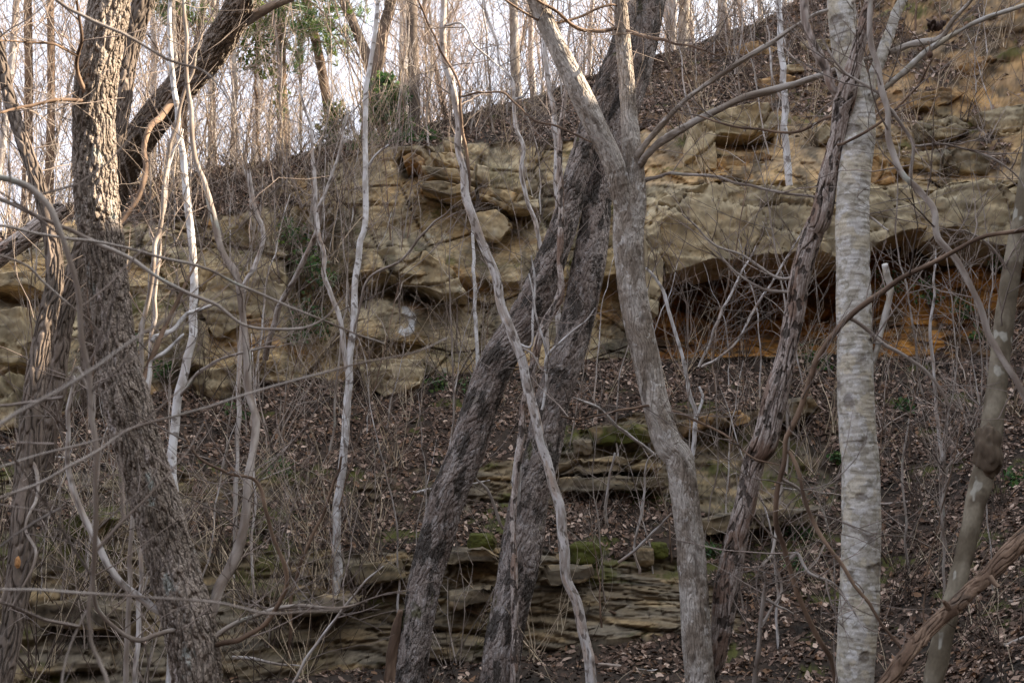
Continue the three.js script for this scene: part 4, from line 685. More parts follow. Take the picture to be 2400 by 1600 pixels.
// traced saplings and poles: each a thing
const SAP = [
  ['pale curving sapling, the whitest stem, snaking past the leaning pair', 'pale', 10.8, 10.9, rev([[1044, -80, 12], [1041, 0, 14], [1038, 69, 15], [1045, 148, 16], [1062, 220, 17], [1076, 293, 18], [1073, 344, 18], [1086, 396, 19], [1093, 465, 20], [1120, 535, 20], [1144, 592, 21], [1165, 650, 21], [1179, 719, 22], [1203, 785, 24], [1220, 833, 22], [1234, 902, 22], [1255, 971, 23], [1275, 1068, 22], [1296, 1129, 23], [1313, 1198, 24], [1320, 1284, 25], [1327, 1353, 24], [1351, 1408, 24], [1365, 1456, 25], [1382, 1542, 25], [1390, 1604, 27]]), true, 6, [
    { pts: [[1043, 58, 7], [1076, 52, 6], [1093, 69, 5], [1110, 103, 5], [1144, 134, 4], [1180, 165, 3]], bark: 'white', twigs: 5 },
    { pts: [[1094, 470, 8], [1098, 430, 8], [1093, 344, 8], [1082, 293, 7], [1079, 224, 7], [1076, 203, 6], [1040, 130, 6], [1014, 79, 5], [986, 17, 5], [975, -20, 4]], bark: 'brown', twigs: 8 },
    { pts: [[1082, 226, 5], [1131, 217, 5], [1182, 220, 5], [1213, 248, 5], [1255, 286, 5], [1317, 300, 5], [1386, 331, 4]], bark: 'brown', twigs: 5, z1: 10.3 },
    { pts: [[1214, 806, 6], [1240, 812, 6], [1251, 719, 6], [1251, 650, 5], [1245, 600, 3]], bark: 'white', twigs: 3, z: 10.7 },
    { pts: [[1270, 960, 7], [1279, 892, 7], [1282, 840, 7], [1330, 790, 5], [1370, 755, 4], [1394, 720, 3]], bark: 'white', twigs: 3, z: 10.65 },
    { pts: [[1282, 840, 6], [1268, 780, 5], [1255, 720, 4], [1240, 640, 3]], bark: 'white', twigs: 3, z: 10.65 },
    { pts: [[1216, 815, 6], [1246, 830, 5], [1268, 862, 4], [1280, 875, 3]], bark: 'stem', twigs: 2, z: 10.65 }]],
  ['white birch-like sapling with dark bands standing clear of the cliff', 'white', 12.6, 12.8, rev([[888, -60, 8], [885, 0, 9], [875, 100, 10], [860, 207, 12], [857, 310, 12], [858, 396, 13], [852, 540, 14], [844, 565, 14], [834, 650, 15], [831, 737, 15], [824, 806, 17], [817, 874, 18], [814, 978, 19], [803, 1070, 19], [793, 1163, 20], [790, 1300, 20], [789, 1473, 21], [792, 1560, 22]]), true, 6, [
    { pts: [[813, 870, 12], [796, 737, 11], [765, 668, 11], [758, 589, 10], [744, 537, 10], [738, 440, 9], [735, 380, 8], [728, 300, 6], [700, 200, 4]], bark: 'pale', twigs: 8 },
    { pts: [[736, 500, 8], [770, 430, 7], [795, 345, 6], [815, 260, 5]], bark: 'pale', twigs: 5 },
    { pts: [[858, 396, 6], [885, 360, 5], [910, 340, 4]], bark: 'white', twigs: 2 },
    { pts: [[826, 800, 5], [865, 650, 6], [940, 610, 6], [1000, 540, 5], [1055, 490, 4]], bark: 'stem', twigs: 3, z1: 12 }]],
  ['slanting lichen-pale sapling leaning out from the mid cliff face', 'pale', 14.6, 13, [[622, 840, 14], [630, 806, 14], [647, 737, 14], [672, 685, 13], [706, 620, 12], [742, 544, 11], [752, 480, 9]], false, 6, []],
  ['smooth white pole of a sapling just beside the furrowed oak', 'white', 10.6, 10.9, rev([[392, -60, 8], [396, 0, 9], [401, 120, 11], [410, 224, 13], [424, 344, 15], [437, 448, 16], [448, 540, 17], [451, 633, 18], [451, 737, 19], [447, 806, 19], [437, 857, 20], [417, 926, 20], [410, 1012, 20], [406, 1070, 20], [410, 1156, 20], [414, 1280, 20]]), true, 5, [
    { pts: [[420, 930, 8], [480, 862, 7], [560, 830, 6], [640, 812, 5]], bark: 'stem', twigs: 5, z1: 10 }]],
  ['crooked grey sapling with a kinked top near the white pole', 'pale', 12.4, 12.4, [[568, 690, 10], [572, 664, 10], [596, 626, 11], [616, 564, 11], [613, 540, 11], [599, 500, 10], [582, 417, 10], [580, 400, 8]], true, 4, []],
  ['thin straight pale pole crossing in front of the leaning brown trunk', 'stem', 9.4, 9.6, rev([[470, 80, 6], [448, 172, 7], [406, 310, 9], [386, 413, 9], [372, 540, 10], [365, 570, 10], [362, 616, 10], [341, 723, 10], [331, 806, 10], [325, 900, 10]]), true, 8, []],
  ['thin tan pole close to the furrowed oak, slightly bent', 'pale', 10.2, 10.2, rev([[425, 300, 5], [392, 420, 7], [378, 540, 8], [370, 640, 9], [362, 720, 9], [350, 830, 9], [345, 960, 9]]), true, 6, []],
  ['long brown sapling that arches over the dead snag and beech', 'brown', 8.3, 7.0, [[1968, 1640, 14], [1962, 1600, 13], [1944, 1542, 12], [1910, 1473, 12], [1879, 1397, 12], [1848, 1308, 12], [1820, 1240, 12], [1822, 1163, 12], [1838, 1060, 12], [1858, 995, 13], [1893, 902, 13], [1927, 823, 13], [1986, 744, 13], [2089, 668, 12], [2185, 616, 11], [2296, 558, 10], [2400, 540, 10], [2500, 520, 8]], true, 6, [
    { pts: [[1980, 750, 10], [1995, 746, 10], [2044, 785, 9], [2117, 833, 9], [2185, 888, 8], [2223, 943, 6], [2226, 955, 4]], bark: 'stem', twigs: 4, z: 7.7, z1: 7.4 },
    { pts: [[1836, 1070, 8], [1845, 1063, 9], [1896, 1191, 9], [1931, 1267, 9], [1986, 1346, 9], [2051, 1439, 8], [2117, 1525, 7]], bark: 'brown', twigs: 4, z: 7.9, z1: 7.6 },
    { pts: [[1830, 1120, 8], [1869, 1146, 8], [1893, 1181, 7], [1905, 1230, 5]], bark: 'stem', twigs: 3, z: 7.9 },
    { pts: [[1850, 1310, 8], [1866, 1295, 8], [1893, 1340, 7], [1950, 1365, 6], [2000, 1425, 5], [2030, 1480, 3]], bark: 'pale', twigs: 4, z: 8.1, z1: 7.9 }]],
  ['crooked brown sapling winding down before the corner block of the overhang', 'stem', 7.4, 8.1, [[2470, 1080, 14], [2400, 936, 14], [2358, 857, 14], [2323, 788, 14], [2285, 702, 14], [2237, 606, 14], [2192, 530, 15], [2182, 482, 15], [2158, 448, 15], [2117, 406, 14], [2092, 344, 14], [2079, 258, 14], [2061, 172, 14], [2044, 86, 13], [2041, 0, 12], [2038, -60, 11]], true, 5, [
    { pts: [[2066, 222, 8], [2006, 186, 7], [1962, 145, 6], [1920, 83, 4]], bark: 'stem', twigs: 4, z: 8.0 },
    { pts: [[2080, 250, 9], [2120, 300, 9], [2142, 338, 9], [2134, 410, 9], [2140, 430, 8]], bark: 'stem', twigs: 2, z: 7.95 },
    { pts: [[2142, 341, 6], [2210, 334, 5], [2272, 351, 5], [2340, 379, 5], [2385, 413, 4], [2410, 450, 3]], bark: 'stem', twigs: 4, z: 7.95 }]],
  ['slim white zigzag sapling beside the forked tree before the dark overhang', 'white', 14.2, 14, [[1618, 1120, 11], [1622, 1060, 11], [1631, 978, 10], [1614, 909, 10], [1605, 857, 9], [1590, 800, 8], [1570, 730, 8], [1545, 660, 7], [1512, 630, 5]], false, 9, [
    { pts: [[1628, 985, 7], [1645, 935, 7], [1640, 905, 6]], bark: 'white', twigs: 1 },
    { pts: [[1640, 860, 6], [1652, 830, 6], [1714, 685, 6], [1745, 630, 5], [1772, 575, 4]], bark: 'pale', twigs: 9 },
    { pts: [[1645, 860, 6], [1710, 816, 6], [1780, 710, 6], [1841, 609, 5], [1880, 540, 3]], bark: 'pale', twigs: 9 }]],
  ['pale spotted pole rooted on the ledge above the overhang slab', 'white', 16.4, 16.4, [[1850, 436, 17], [1848, 424, 17], [1841, 310, 16], [1838, 207, 15], [1831, 103, 14], [1827, 0, 13], [1824, -80, 12]], false, 9, [
    { pts: [[1838, 240, 5], [1815, 200, 5], [1806, 130, 4], [1800, 60, 3]], bark: 'pale', twigs: 3 }]],
  ['twisting grey sapling on the cliff between the curving stem and the pair', 'pale', 14.2, 14.2, rev([[1130, -60, 5], [1134, 0, 6], [1145, 52, 6], [1165, 103, 6], [1172, 148, 6], [1203, 193, 7], [1206, 241, 9], [1210, 293, 9], [1227, 344, 10], [1220, 389, 10], [1231, 448, 10], [1248, 499, 10], [1258, 540, 10], [1265, 582, 10], [1272, 680, 11], [1285, 850, 12]]), false, 5, [
    { pts: [[1205, 235, 6], [1225, 225, 6], [1240, 205, 4]], bark: 'white', twigs: 2 }]],
  ['double pale stem rising in front of the leaning pair', 'pale', 13.2, 13.2, rev([[1262, -60, 8], [1268, 0, 9], [1275, 86, 10], [1289, 207, 12], [1299, 275, 13], [1303, 344, 13], [1306, 540, 13], [1308, 700, 13], [1310, 880, 14]]), false, 5, [
    { pts: [[1310, 362, 10], [1317, 293, 10], [1327, 207, 9], [1334, 100, 7], [1338, 0, 6]], bark: 'snag', twigs: 4 }]],
  ['short spotted white stem against the tan cliff face', 'white', 15.6, 15.6, [[1118, 860, 9], [1117, 823, 9], [1112, 719, 9], [1110, 633, 8], [1110, 547, 7], [1106, 480, 4]], false, 4, []],
  ['blue-grey stem sprouting from the slope behind the beech', 'pale', 13.8, 13.6, [[2210, 1080, 10], [2195, 960, 9], [2190, 880, 8], [2182, 760, 7], [2190, 690, 6], [2192, 640, 5], [2196, 580, 3]], false, 6, []],
  ['pinkish thin stem on the leaf slope behind the beech', 'stem', 12.6, 12.6, [[2140, 1440, 7], [2128, 1320, 7], [2122, 1200, 6], [2118, 1080, 6], [2130, 980, 4]], false, 6, []],
  ['straight pinkish stem beside the olive trunk', 'stem', 11.6, 11.6, [[2215, 1420, 7], [2214, 1300, 7], [2210, 1170, 7], [2222, 1100, 6], [2250, 1060, 4]], false, 5, []],
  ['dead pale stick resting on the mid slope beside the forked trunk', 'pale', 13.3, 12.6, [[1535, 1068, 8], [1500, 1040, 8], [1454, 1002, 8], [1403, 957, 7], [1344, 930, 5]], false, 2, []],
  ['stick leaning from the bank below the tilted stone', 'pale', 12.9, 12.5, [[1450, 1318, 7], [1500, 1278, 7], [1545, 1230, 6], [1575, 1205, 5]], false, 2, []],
  ['upright bent twig standing on the lower bank', 'pale', 13.0, 12.8, [[1500, 1345, 6], [1488, 1290, 6], [1502, 1210, 6], [1512, 1150, 5], [1518, 1080, 4], [1540, 1060, 3]], false, 3, []],
  ['drooping thin stem hanging over the shale ledge', 'pale', 13.6, 13.3, [[1425, 1235, 7], [1420, 1180, 7], [1428, 1120, 6], [1440, 1060, 5]], false, 3, []],
  ['bent brown branch lying on the bank beside the mottled trunk', 'stem', 12.6, 12.4, [[1180, 1240, 7], [1160, 1190, 7], [1140, 1150, 7], [1112, 1115, 5], [1140, 1080, 4], [1155, 1060, 3]], false, 2, []],
  ['multi stemmed brown shoot between snag and beech', 'stem', 10.2, 9.8, [[1770, 1610, 11], [1775, 1540, 11], [1782, 1440, 10], [1795, 1370, 9], [1790, 1340, 6]], true, 4, [
    { pts: [[1784, 1470, 7], [1815, 1420, 7], [1830, 1380, 7], [1822, 1330, 6], [1812, 1300, 5]], bark: 'stem', twigs: 3 },
    { pts: [[1796, 1404, 6], [1825, 1420, 6], [1862, 1440, 4]], bark: 'pale', twigs: 1 },
    { pts: [[1790, 1330, 7], [1812, 1280, 7], [1822, 1200, 8], [1836, 1090, 8]], bark: 'stem', twigs: 3 }]],
  ['arching grey shoot that bends over in front of the furrowed oak', 'stem', 4.2, 4.0, rev([[-40, 418, 14], [0, 424, 16], [69, 441, 16], [114, 475, 15], [145, 540, 14], [172, 650, 14], [189, 788, 14], [207, 909, 14], [220, 1030, 13], [231, 1198, 12], [224, 1284, 12], [210, 1363, 10], [203, 1425, 10], [213, 1511, 9], [234, 1560, 9], [255, 1610, 10]]), true, 4, [
    { pts: [[203, 1430, 6], [170, 1500, 5], [148, 1570, 5], [140, 1640, 4]], twigs: 1, z: 4.1 },
    { pts: [[212, 935, 5], [180, 860, 5], [128, 1000, 4], [140, 1120, 4], [140, 1300, 3]], twigs: 2, z: 4.4 }]],
  ['brown dry cane leaning beside the banded white sapling', 'brown', 11.8, 11.6, [[680, 1425, 8], [700, 1340, 8], [740, 1240, 8], [780, 1140, 7], [800, 1070, 5]], true, 4, []],
  ['pale straight cane crossing the lower shale bank', 'pale', 10.4, 10.2, [[670, 1640, 7], [700, 1580, 7], [760, 1480, 7], [810, 1420, 6], [860, 1360, 5], [900, 1325, 3]], true, 3, []],
];
for (const [label, bark, z, z1, pts, root, twigs, branches] of SAP) {
  const zz = z;
  const br = branches.map(b => ({ z: zz, bark: 'stem', ...b }));
  const isStick = /stick|branch/.test(label);
  const o = tree(isStick ? 'dead_branch' : 'sapling', label, isStick ? 'branch' : 'sapling', { pts, z, z1, bark, root, twigs, twigLen: 0.6, branches: br, stemName: 'trunk', step: 0.05 });
}
{
  const rng = mulberry(5151);                                        // broken sticks lying in the litter
  for (let i = 0; i < 34; i++) {
    const u = rng() * 2400, v = i % 3 ? 900 + rng() * 330 : 1250 + rng() * 320, z = surfZ(u, v) - 0.06, p = pix(u, v, z), L = 0.3 + 0.7 * rng(), a = (rng() - 0.5) * 1.2, P = [p.clone()], d = V3(Math.cos(a), Math.sin(a) * 0.6, (rng() - 0.5) * 0.3).normalize();
    for (let k = 1; k <= 4; k++) { d.add(V3((rng() - 0.5) * 0.3, (rng() - 0.5) * 0.3, 0)).normalize(); const q = P[k - 1].clone().addScaledVector(d, L / 4), [qu, qv] = toPix(q); q.z = lerp(q.z, -(surfZ(qu, qv) - 0.05), 0.5); P.push(q); }
    const r = 0.008 + 0.012 * rng(), o = thing('dead_branch', 'broken stick lying in the leaf litter', 'branch', P[0], 'sticks lying in the leaf litter');
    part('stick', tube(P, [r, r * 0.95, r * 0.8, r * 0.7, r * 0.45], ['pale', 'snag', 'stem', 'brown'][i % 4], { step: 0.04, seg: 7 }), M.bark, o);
  }
}
// the young tree that stands just out of the picture and reaches in with bare limbs
{
  const limbs = [
    [[[-20, 455, 11], [96, 506, 10], [155, 540, 10], [248, 578, 10], [362, 644, 9], [503, 713, 8], [579, 764, 7], [696, 768, 6], [758, 744, 4], [800, 700, 3]], 5.0, 5.4],
    [[[-20, 530, 7], [96, 551, 7], [241, 568, 7], [448, 623, 7], [585, 675, 6], [800, 768, 5], [900, 805, 3]], 4.6, 5.6],
    [[[-40, 1190, 7], [0, 1170, 7], [138, 1108, 7], [224, 1060, 7], [303, 1010, 7], [550, 935, 6], [800, 861, 5], [955, 830, 4], [1051, 792, 3]], 3.8, 4.3],
    [[[-40, 1110, 5], [80, 1072, 5], [303, 1005, 4], [400, 930, 4], [455, 880, 3]], 3.9, 4.2],
    [[[-40, 1020, 10], [0, 995, 10], [103, 930, 9], [207, 868, 8], [310, 799, 7], [430, 723, 4]], 2.7, 2.9],
    [[[-40, 1379, 6], [0, 1380, 6], [207, 1391, 6], [482, 1411, 6], [637, 1435, 6], [720, 1432, 5], [800, 1425, 4]], 3.6, 3.8],
    [[[40, -60, 8], [127, 0, 8], [203, 38, 8], [262, 69, 8], [331, 103, 8], [396, 141, 7], [482, 172, 6], [517, 207, 4], [545, 250, 3]], 5.2, 5.3],
    [[[-40, 590, 6], [60, 622, 6], [100, 660, 6], [160, 715, 5], [205, 750, 4], [250, 800, 3]], 5.0, 5.3],
  ];
  const x0 = -2.55, z0 = -3.9, base = V3(x0, groundY(x0, 3.9) - 0.1, z0);
  const o = thing('young_tree', 'young bare tree reaching thin soft limbs in front of the furrowed oak', 'tree', base);
  const P = [base.clone(), V3(x0 + 0.03, 1.2, z0), V3(x0 - 0.05, 2.6, z0), V3(x0 - 0.02, 4.2, z0 - 0.1), V3(x0 + 0.1, 6, z0)];
  part('trunk', tube(P, [0.07, 0.06, 0.05, 0.04, 0.025], 'stem'), M.bark, o);
  const rng = mulberry(909), tw = [], curve = new THREE.CatmullRomCurve3(P);
  for (const [pts, a, b] of limbs) {
    const tr = trace(pts, a, b), s = tr.P[0]; let best = P[1], bd = 1e9;
    for (let t = 0.1; t <= 1; t += 0.02) { const q = curve.getPoint(t), d = q.distanceTo(s) + Math.max(0, q.y - s.y + 0.2) * 2; if (d < bd) { bd = d; best = q; } }
    const mid = best.clone().lerp(s, 0.5); tr.P.unshift(best, mid); tr.R.unshift(tr.R[0] * 1.3, tr.R[0] * 1.1);
    part('branch', tube(tr.P, tr.R, 'stem', { step: 0.03 }), M.bark, o);
    twigMass(rng, tr.P, tr.R, 2, 0.35, { out: tw, from: 0.5, rad: 0.0016, sub: 1 });
  }
  part('spray', mergeGeometries(tw), M.bark, o);  // bare twigs of all the limbs, merged together
}

// ---------------------------------------------------------------- saplings scattered on slope, cliff foot and brow
{
  const rng = mulberry(4242), barks = ['stem', 'pale', 'stem', 'brown', 'pale'];
  const protos = [];
  for (let k = 0; k < 9; k++) {
    const H = 1.6 + 1.6 * (k % 3) / 2 + rng() * 0.4, P = [V3(0, -0.1, 0)], R = [0.009 + 0.008 * rng()], d = V3((rng() - 0.5) * 0.3, 1, (rng() - 0.2) * 0.3), n = 8;
    for (let i = 1; i <= n; i++) { d.add(V3((rng() - 0.5) * 0.34, 0.05, (rng() - 0.5) * 0.34)).normalize(); P.push(P[i - 1].clone().addScaledVector(d, H / n)); R.push(R[0] * (1 - 0.75 * i / n)); }
    const g = tube(P, R, barks[k % 5], { step: 0.08, seg: 6 }), tw = twigMass(rng, P, R, 13, H * 0.34, { from: 0.15, rad: 0.0042, sub: 2, col: [[0.46, 0.39, 0.33], [0.16, 0.115, 0.09], [0.34, 0.28, 0.23]][k % 3] });
    protos.push([g, mergeGeometries(tw)]);
  }
  const sets = [
    ['thin bare sapling on the leaf slope below the cliff', 'saplings on the leaf slope', 60, () => [rng() * 2400, 880 + rng() * 300]],
    ['thin bare sapling growing along the brow of the cliff', 'saplings along the cliff brow', 64, () => { const u = rng() * 1900; return [u, column(u).v[11] + 8 + rng() * 55]; }],
    ['thin bare sapling rooted on the steep slope above the overhang', 'saplings above the overhang', 26, () => [1560 + rng() * 840, 40 + rng() * 330]],
    ['thin bare sapling clinging to the cliff face', 'saplings on the cliff face', 46, () => [300 + rng() * 1000, 480 + rng() * 360]],
    ['thin bare sapling standing on the lower shale bank', 'saplings on the lower bank', 36, () => [rng() * 2400, 1250 + rng() * 280]],
  ];
  for (const [label, group, count, at] of sets) for (let i = 0; i < count; i++) {
    const [u, v] = at(), z = surfZ(u, v) - 0.04, p = pix(u, v, z), [g, t] = protos[Math.floor(rng() * protos.length)];
    const o = thing('sapling', label, 'sapling', p, group), s = 0.6 + 0.7 * rng();
    o.scale.set(s, s, s); o.rotation.y = rng() * 6.28;
    const a = new THREE.Mesh(g, M.bark), b = new THREE.Mesh(t, M.bark); a.name = 'trunk'; b.name = 'spray'; a.castShadow = b.castShadow = a.receiveShadow = b.receiveShadow = true; o.add(a, b);
  }
}
// bare twiggy shrubs
{
  const rng = mulberry(616), kinds = [];
  for (let k = 0; k < 6; k++) {
    const stems = [], tw = [], tint = [[0.50, 0.39, 0.27], [0.40, 0.33, 0.28], [0.11, 0.075, 0.055]][k % 3];
    for (let i = 0; i < 8; i++) {
      const P = [V3((rng() - 0.5) * 0.16, -0.08, (rng() - 0.5) * 0.16)], d = V3((rng() - 0.5) * 1.5, 1, (rng() - 0.4) * 1.1).normalize(), L = 0.6 + 0.9 * rng();
      for (let j = 1; j <= 7; j++) { d.add(V3((rng() - 0.5) * 0.3, -0.16 * rng() * (k % 2), (rng() - 0.5) * 0.3)).normalize(); P.push(P[j - 1].clone().addScaledVector(d, L / 7)); }
      const g = thin(P, 0.0078 * (0.5 + rng()), 0.0025, tint, rng); i < 4 ? stems.push(g) : tw.push(g);
      twigMass(rng, P, null, 3, L * 0.36, { from: 0.3, rad: 0.0034, sub: 1, levels: 2, col: tint, out: tw });
    }
    kinds.push([stems, mergeGeometries(tw)]);
  }
  const sets = [
    ['tangled tan shrub of thin canes on the lower shale bank', 'cane shrubs on the lower bank', [[30, 1400], [90, 1560], [150, 1330], [210, 1500], [270, 1420], [330, 1600], [380, 1300], [520, 1560], [560, 1400], [600, 1290], [640, 1500], [700, 1580], [740, 1360], [860, 1420], [880, 1300], [560, 1200], [700, 1180], [20, 1250], [1060, 1560], [1250, 1530]]],
    ['pale twiggy shrub in front of the dark overhang', 'twiggy shrubs before the overhang', [[1600, 880], [1660, 850], [1740, 850], [1900, 860]]],
    ['brown twiggy shrub at the foot of the sandstone face', 'shrubs at the cliff foot', [[700, 960], [760, 900], [880, 900], [960, 930], [1050, 890], [1130, 880], [470, 940], [820, 1040], [640, 1040], [930, 1080]]],
    ['dry twiggy shrub on the leaf slope behind the beech', 'shrubs on the slope behind the beech', [[2080, 1300], [2150, 1180], [2280, 1000], [2350, 1180], [2070, 1000], [1900, 1100], [1950, 1000], [2200, 1080], [2120, 1400], [2380, 960], [1780, 1050]]],
    ['brushy shrub on the steep slope above the overhang', 'shrubs above the overhang', [[1650, 250], [1900, 330], [2200, 230], [2320, 330], [2100, 130], [2350, 100], [1720, 160], [2250, 300], [2150, 310], [1960, 200], [2060, 260], [1800, 200], [1860, 120], [2280, 200], [1600, 320], [2240, 400], [1660, 420]]],
    ['brushy shrub along the brow of the cliff', 'shrubs along the brow', [[480, 430], [560, 410], [650, 400], [740, 385], [1150, 280], [1250, 250], [1350, 225], [1450, 200], [1530, 170], [350, 450], [1050, 310], [1120, 320], [1300, 310]]],
  ];
  sets.push(['brushy dark shrub rooted in the recess of the sandstone face', 'shrubs in the cliff recess', [[690, 560], [720, 640], [740, 720], [700, 780], [760, 820], [660, 500], [780, 600], [700, 860], [640, 560], [790, 480], [560, 520], [480, 560]]],
    ['dense brown brush hanging over the cliff edge', 'brush over the cliff edge', [[520, 450], [600, 440], [680, 430], [760, 420], [820, 400], [870, 380], [930, 350], [440, 480], [380, 500], [1080, 340], [1180, 340], [1260, 350], [850, 440], [720, 470]]]);
  for (const [label, group, list] of sets) for (const [u, v] of list) {
    const [stems, tw] = kinds[Math.floor(rng() * kinds.length)], o = thing('bare_shrub', label, 'shrub', pix(u, v, surfZ(u, v) - 0.12), group), s = 0.75 + 0.5 * rng();
    o.scale.setScalar(s); o.rotation.y = rng() * 6.28;
    for (const g of stems) { const m = new THREE.Mesh(g, M.bark); m.name = 'stem'; m.castShadow = m.receiveShadow = true; o.add(m); }
    const m = new THREE.Mesh(tw, M.bark); m.name = 'spray'; m.castShadow = m.receiveShadow = true; o.add(m);
  }
}
// ---------------------------------------------------------------- bare trees on the ridge behind the cliff
{
  const rng = mulberry(1717), protos = [];
  for (let k = 0; k < 8; k++) {
    const H = 9 + 3 * rng(), P = [V3(0, -0.5, 0)], r0 = 0.04 + 0.035 * (k % 3), R = [r0], d = V3((rng() - 0.5) * 0.16, 1, (rng() - 0.5) * 0.16), n = 9;
    for (let i = 1; i <= n; i++) { d.add(V3((rng() - 0.5) * 0.24, 0.05, (rng() - 0.5) * 0.24)).normalize(); P.push(P[i - 1].clone().addScaledVector(d, H / n)); R.push(r0 * (1 - 0.8 * i / n)); }
    const g = tube(P, R, ['stem', 'pale', 'dark', 'grey'][k % 4], { step: 0.16, seg: 9 });
    const tw = twigMass(rng, P, R, 48, 2.4, { from: 0.08, rad: 0.0105, sub: 4, levels: 3, up: 0.5, col: [0.38, 0.29, 0.23] });
    protos.push([g, mergeGeometries(tw)]);
  }
  const place = (u, dz, k, s, label, group) => {
    const c = column(u), z = c.z[11] + dz, p0 = pix(u, c.v[11], c.z[11]), p = pix(u, c.v[11], z);
    p.y = p0.y + 0.04 * Math.min(dz, 6) - Math.max(0, dz - 4) * 0.16 - 0.15;
    const [g, t] = protos[k], o = thing('ridge_tree', label, 'tree', p, group); o.scale.set(s, s * (0.9 + 0.3 * rng()), s); o.rotation.y = rng() * 6.28;
    const a = new THREE.Mesh(g, M.bark), b = new THREE.Mesh(t, M.bark); a.name = 'trunk'; b.name = 'spray'; a.castShadow = b.castShadow = a.receiveShadow = b.receiveShadow = true; o.add(a, b);
  };
  for (let i = 0; i < 78; i++) place(-150 + 2050 * (i + rng()) / 78, 0.6 + 18 * Math.pow(rng(), 1.4), Math.floor(rng() * 8), 0.5 + 0.7 * rng(), 'slim bare tree in the woods on the ridge', 'bare woods on the ridge');
}
tree('ridge_tree', 'thick dark straight trunk standing on the brow beside the evergreen shrub', 'tree', { z: 18.6, bark: 'dark', root: false, pts: [[974, 330, 40], [972, 300, 30], [970, 200, 28], [967, 100, 27], [964, 0, 26], [962, -120, 24]], twigs: 14, twigLen: 1.6, from: 0.3, rad: 0.009 });
tree('ridge_tree', 'dark trunk leaning on the ridge behind the banded white sapling', 'tree', { z: 19, bark: 'dark', root: false, pts: [[905, 330, 30], [880, 240, 28], [866, 150, 26], [830, 60, 25], [806, 0, 24], [775, -80, 22]], twigs: 14, twigLen: 1.6, from: 0.2, rad: 0.009 });
tree('ridge_tree', 'grey trunk on the ridge just behind the double pale stem', 'tree', { z: 20.5, bark: 'grey', root: false, pts: [[1212, 250, 30], [1210, 200, 24], [1206, 100, 22], [1203, 0, 21], [1200, -100, 20]], twigs: 12, twigLen: 1.5, from: 0.3, rad: 0.008 });
tree('ridge_tree', 'reddish trunk leaning among the pines on the ridge', 'tree', { z: 19.5, bark: 'brown', root: false, pts: [[790, 380, 26], [768, 250, 23], [745, 120, 22], [716, 0, 21], [700, -80, 20]], twigs: 10, twigLen: 1.4, from: 0.3, rad: 0.008 });
for (const [u, v, w] of [[62, 560, 22], [115, 560, 20]]) tree('ridge_tree', 'reddish brown trunk on the ridge beyond the furrowed oak', 'tree', { z: 17.5, bark: 'brown', root: false, pts: [[u - 4, v, w + 4], [u, v - 150, w], [u + 4, v - 350, w - 2], [u + 2, v - 560, w - 4], [u + 2, v - 660, w - 5]], twigs: 16, twigLen: 1.5, from: 0.2, rad: 0.008 }, 'reddish trunks beyond the oak');
for (const [u, v, w, z] of [[545, 400, 16, 18.6], [406, 440, 18, 18.2], [1600, 140, 26, 21.5], [1690, 110, 22, 21.8]]) tree('ridge_tree', 'pale grey trunk standing at the edge of the brow', 'tree', { z, bark: 'grey', root: false, pts: [[u, v, w + 4], [u + 4, v - 120, w], [u + 2, v - 300, w - 2], [u - 4, v - 480, w - 4]], twigs: 14, twigLen: 1.4, from: 0.15, rad: 0.008 }, 'pale trunks on the brow');

// ---------------------------------------------------------------- evergreens
function leafCloud(rng, blobs, size, n, cols, needle = false) {
  const P = [], K = [], idx = [];
  for (const [c, r] of blobs) for (let i = 0; i < n; i++) {
    const d = V3(rng() - 0.5, rng() - 0.5, rng() - 0.5).normalize().multiplyScalar(r * Math.cbrt(rng())), o = c.clone().add(d);
    const col = cols[Math.floor(rng() * cols.length)], m = 0.75 + 0.5 * rng();
    const leaves = needle ? 14 : 1, ax = V3(rng() - 0.5, rng() * 0.6, rng() - 0.5).normalize();
    for (let q = 0; q < leaves; q++) {
      const a = needle ? ax.clone().add(V3(rng() - 0.5, rng() - 0.5, rng() - 0.5).multiplyScalar(1.1)).normalize() : V3(rng() - 0.5, (rng() - 0.6) * 0.8, rng() - 0.5).normalize();
      const b = V3(rng() - 0.5, rng() - 0.5, rng() - 0.5).cross(a).normalize(), l = size * (0.6 + 0.7 * rng()), w = needle ? 0.007 : l * 0.34, nrm = a.clone().cross(b), k = P.length / 3;
      const v = [o, o.clone().addScaledVector(a, l * 0.45).addScaledVector(b, w).addScaledVector(nrm, l * 0.05), o.clone().addScaledVector(a, l), o.clone().addScaledVector(a, l * 0.45).addScaledVector(b, -w).addScaledVector(nrm, l * 0.05)];
      for (const p of v) { P.push(p.x, p.y, p.z); K.push(col[0] * m, col[1] * m, col[2] * m); }
      idx.push(k, k + 1, k + 2, k, k + 2, k + 3);
    }
  }
  const g = new THREE.BufferGeometry(); g.setAttribute('position', new THREE.Float32BufferAttribute(P, 3)); g.setAttribute('color', new THREE.Float32BufferAttribute(K, 3)); g.setIndex(idx); g.computeVertexNormals(); return g;
}
const HOLLY = [[0.06, 0.16, 0.035], [0.09, 0.20, 0.04], [0.045, 0.11, 0.03], [0.15, 0.24, 0.045]], PINE = [[0.12, 0.24, 0.06], [0.17, 0.29, 0.06], [0.24, 0.33, 0.06]];
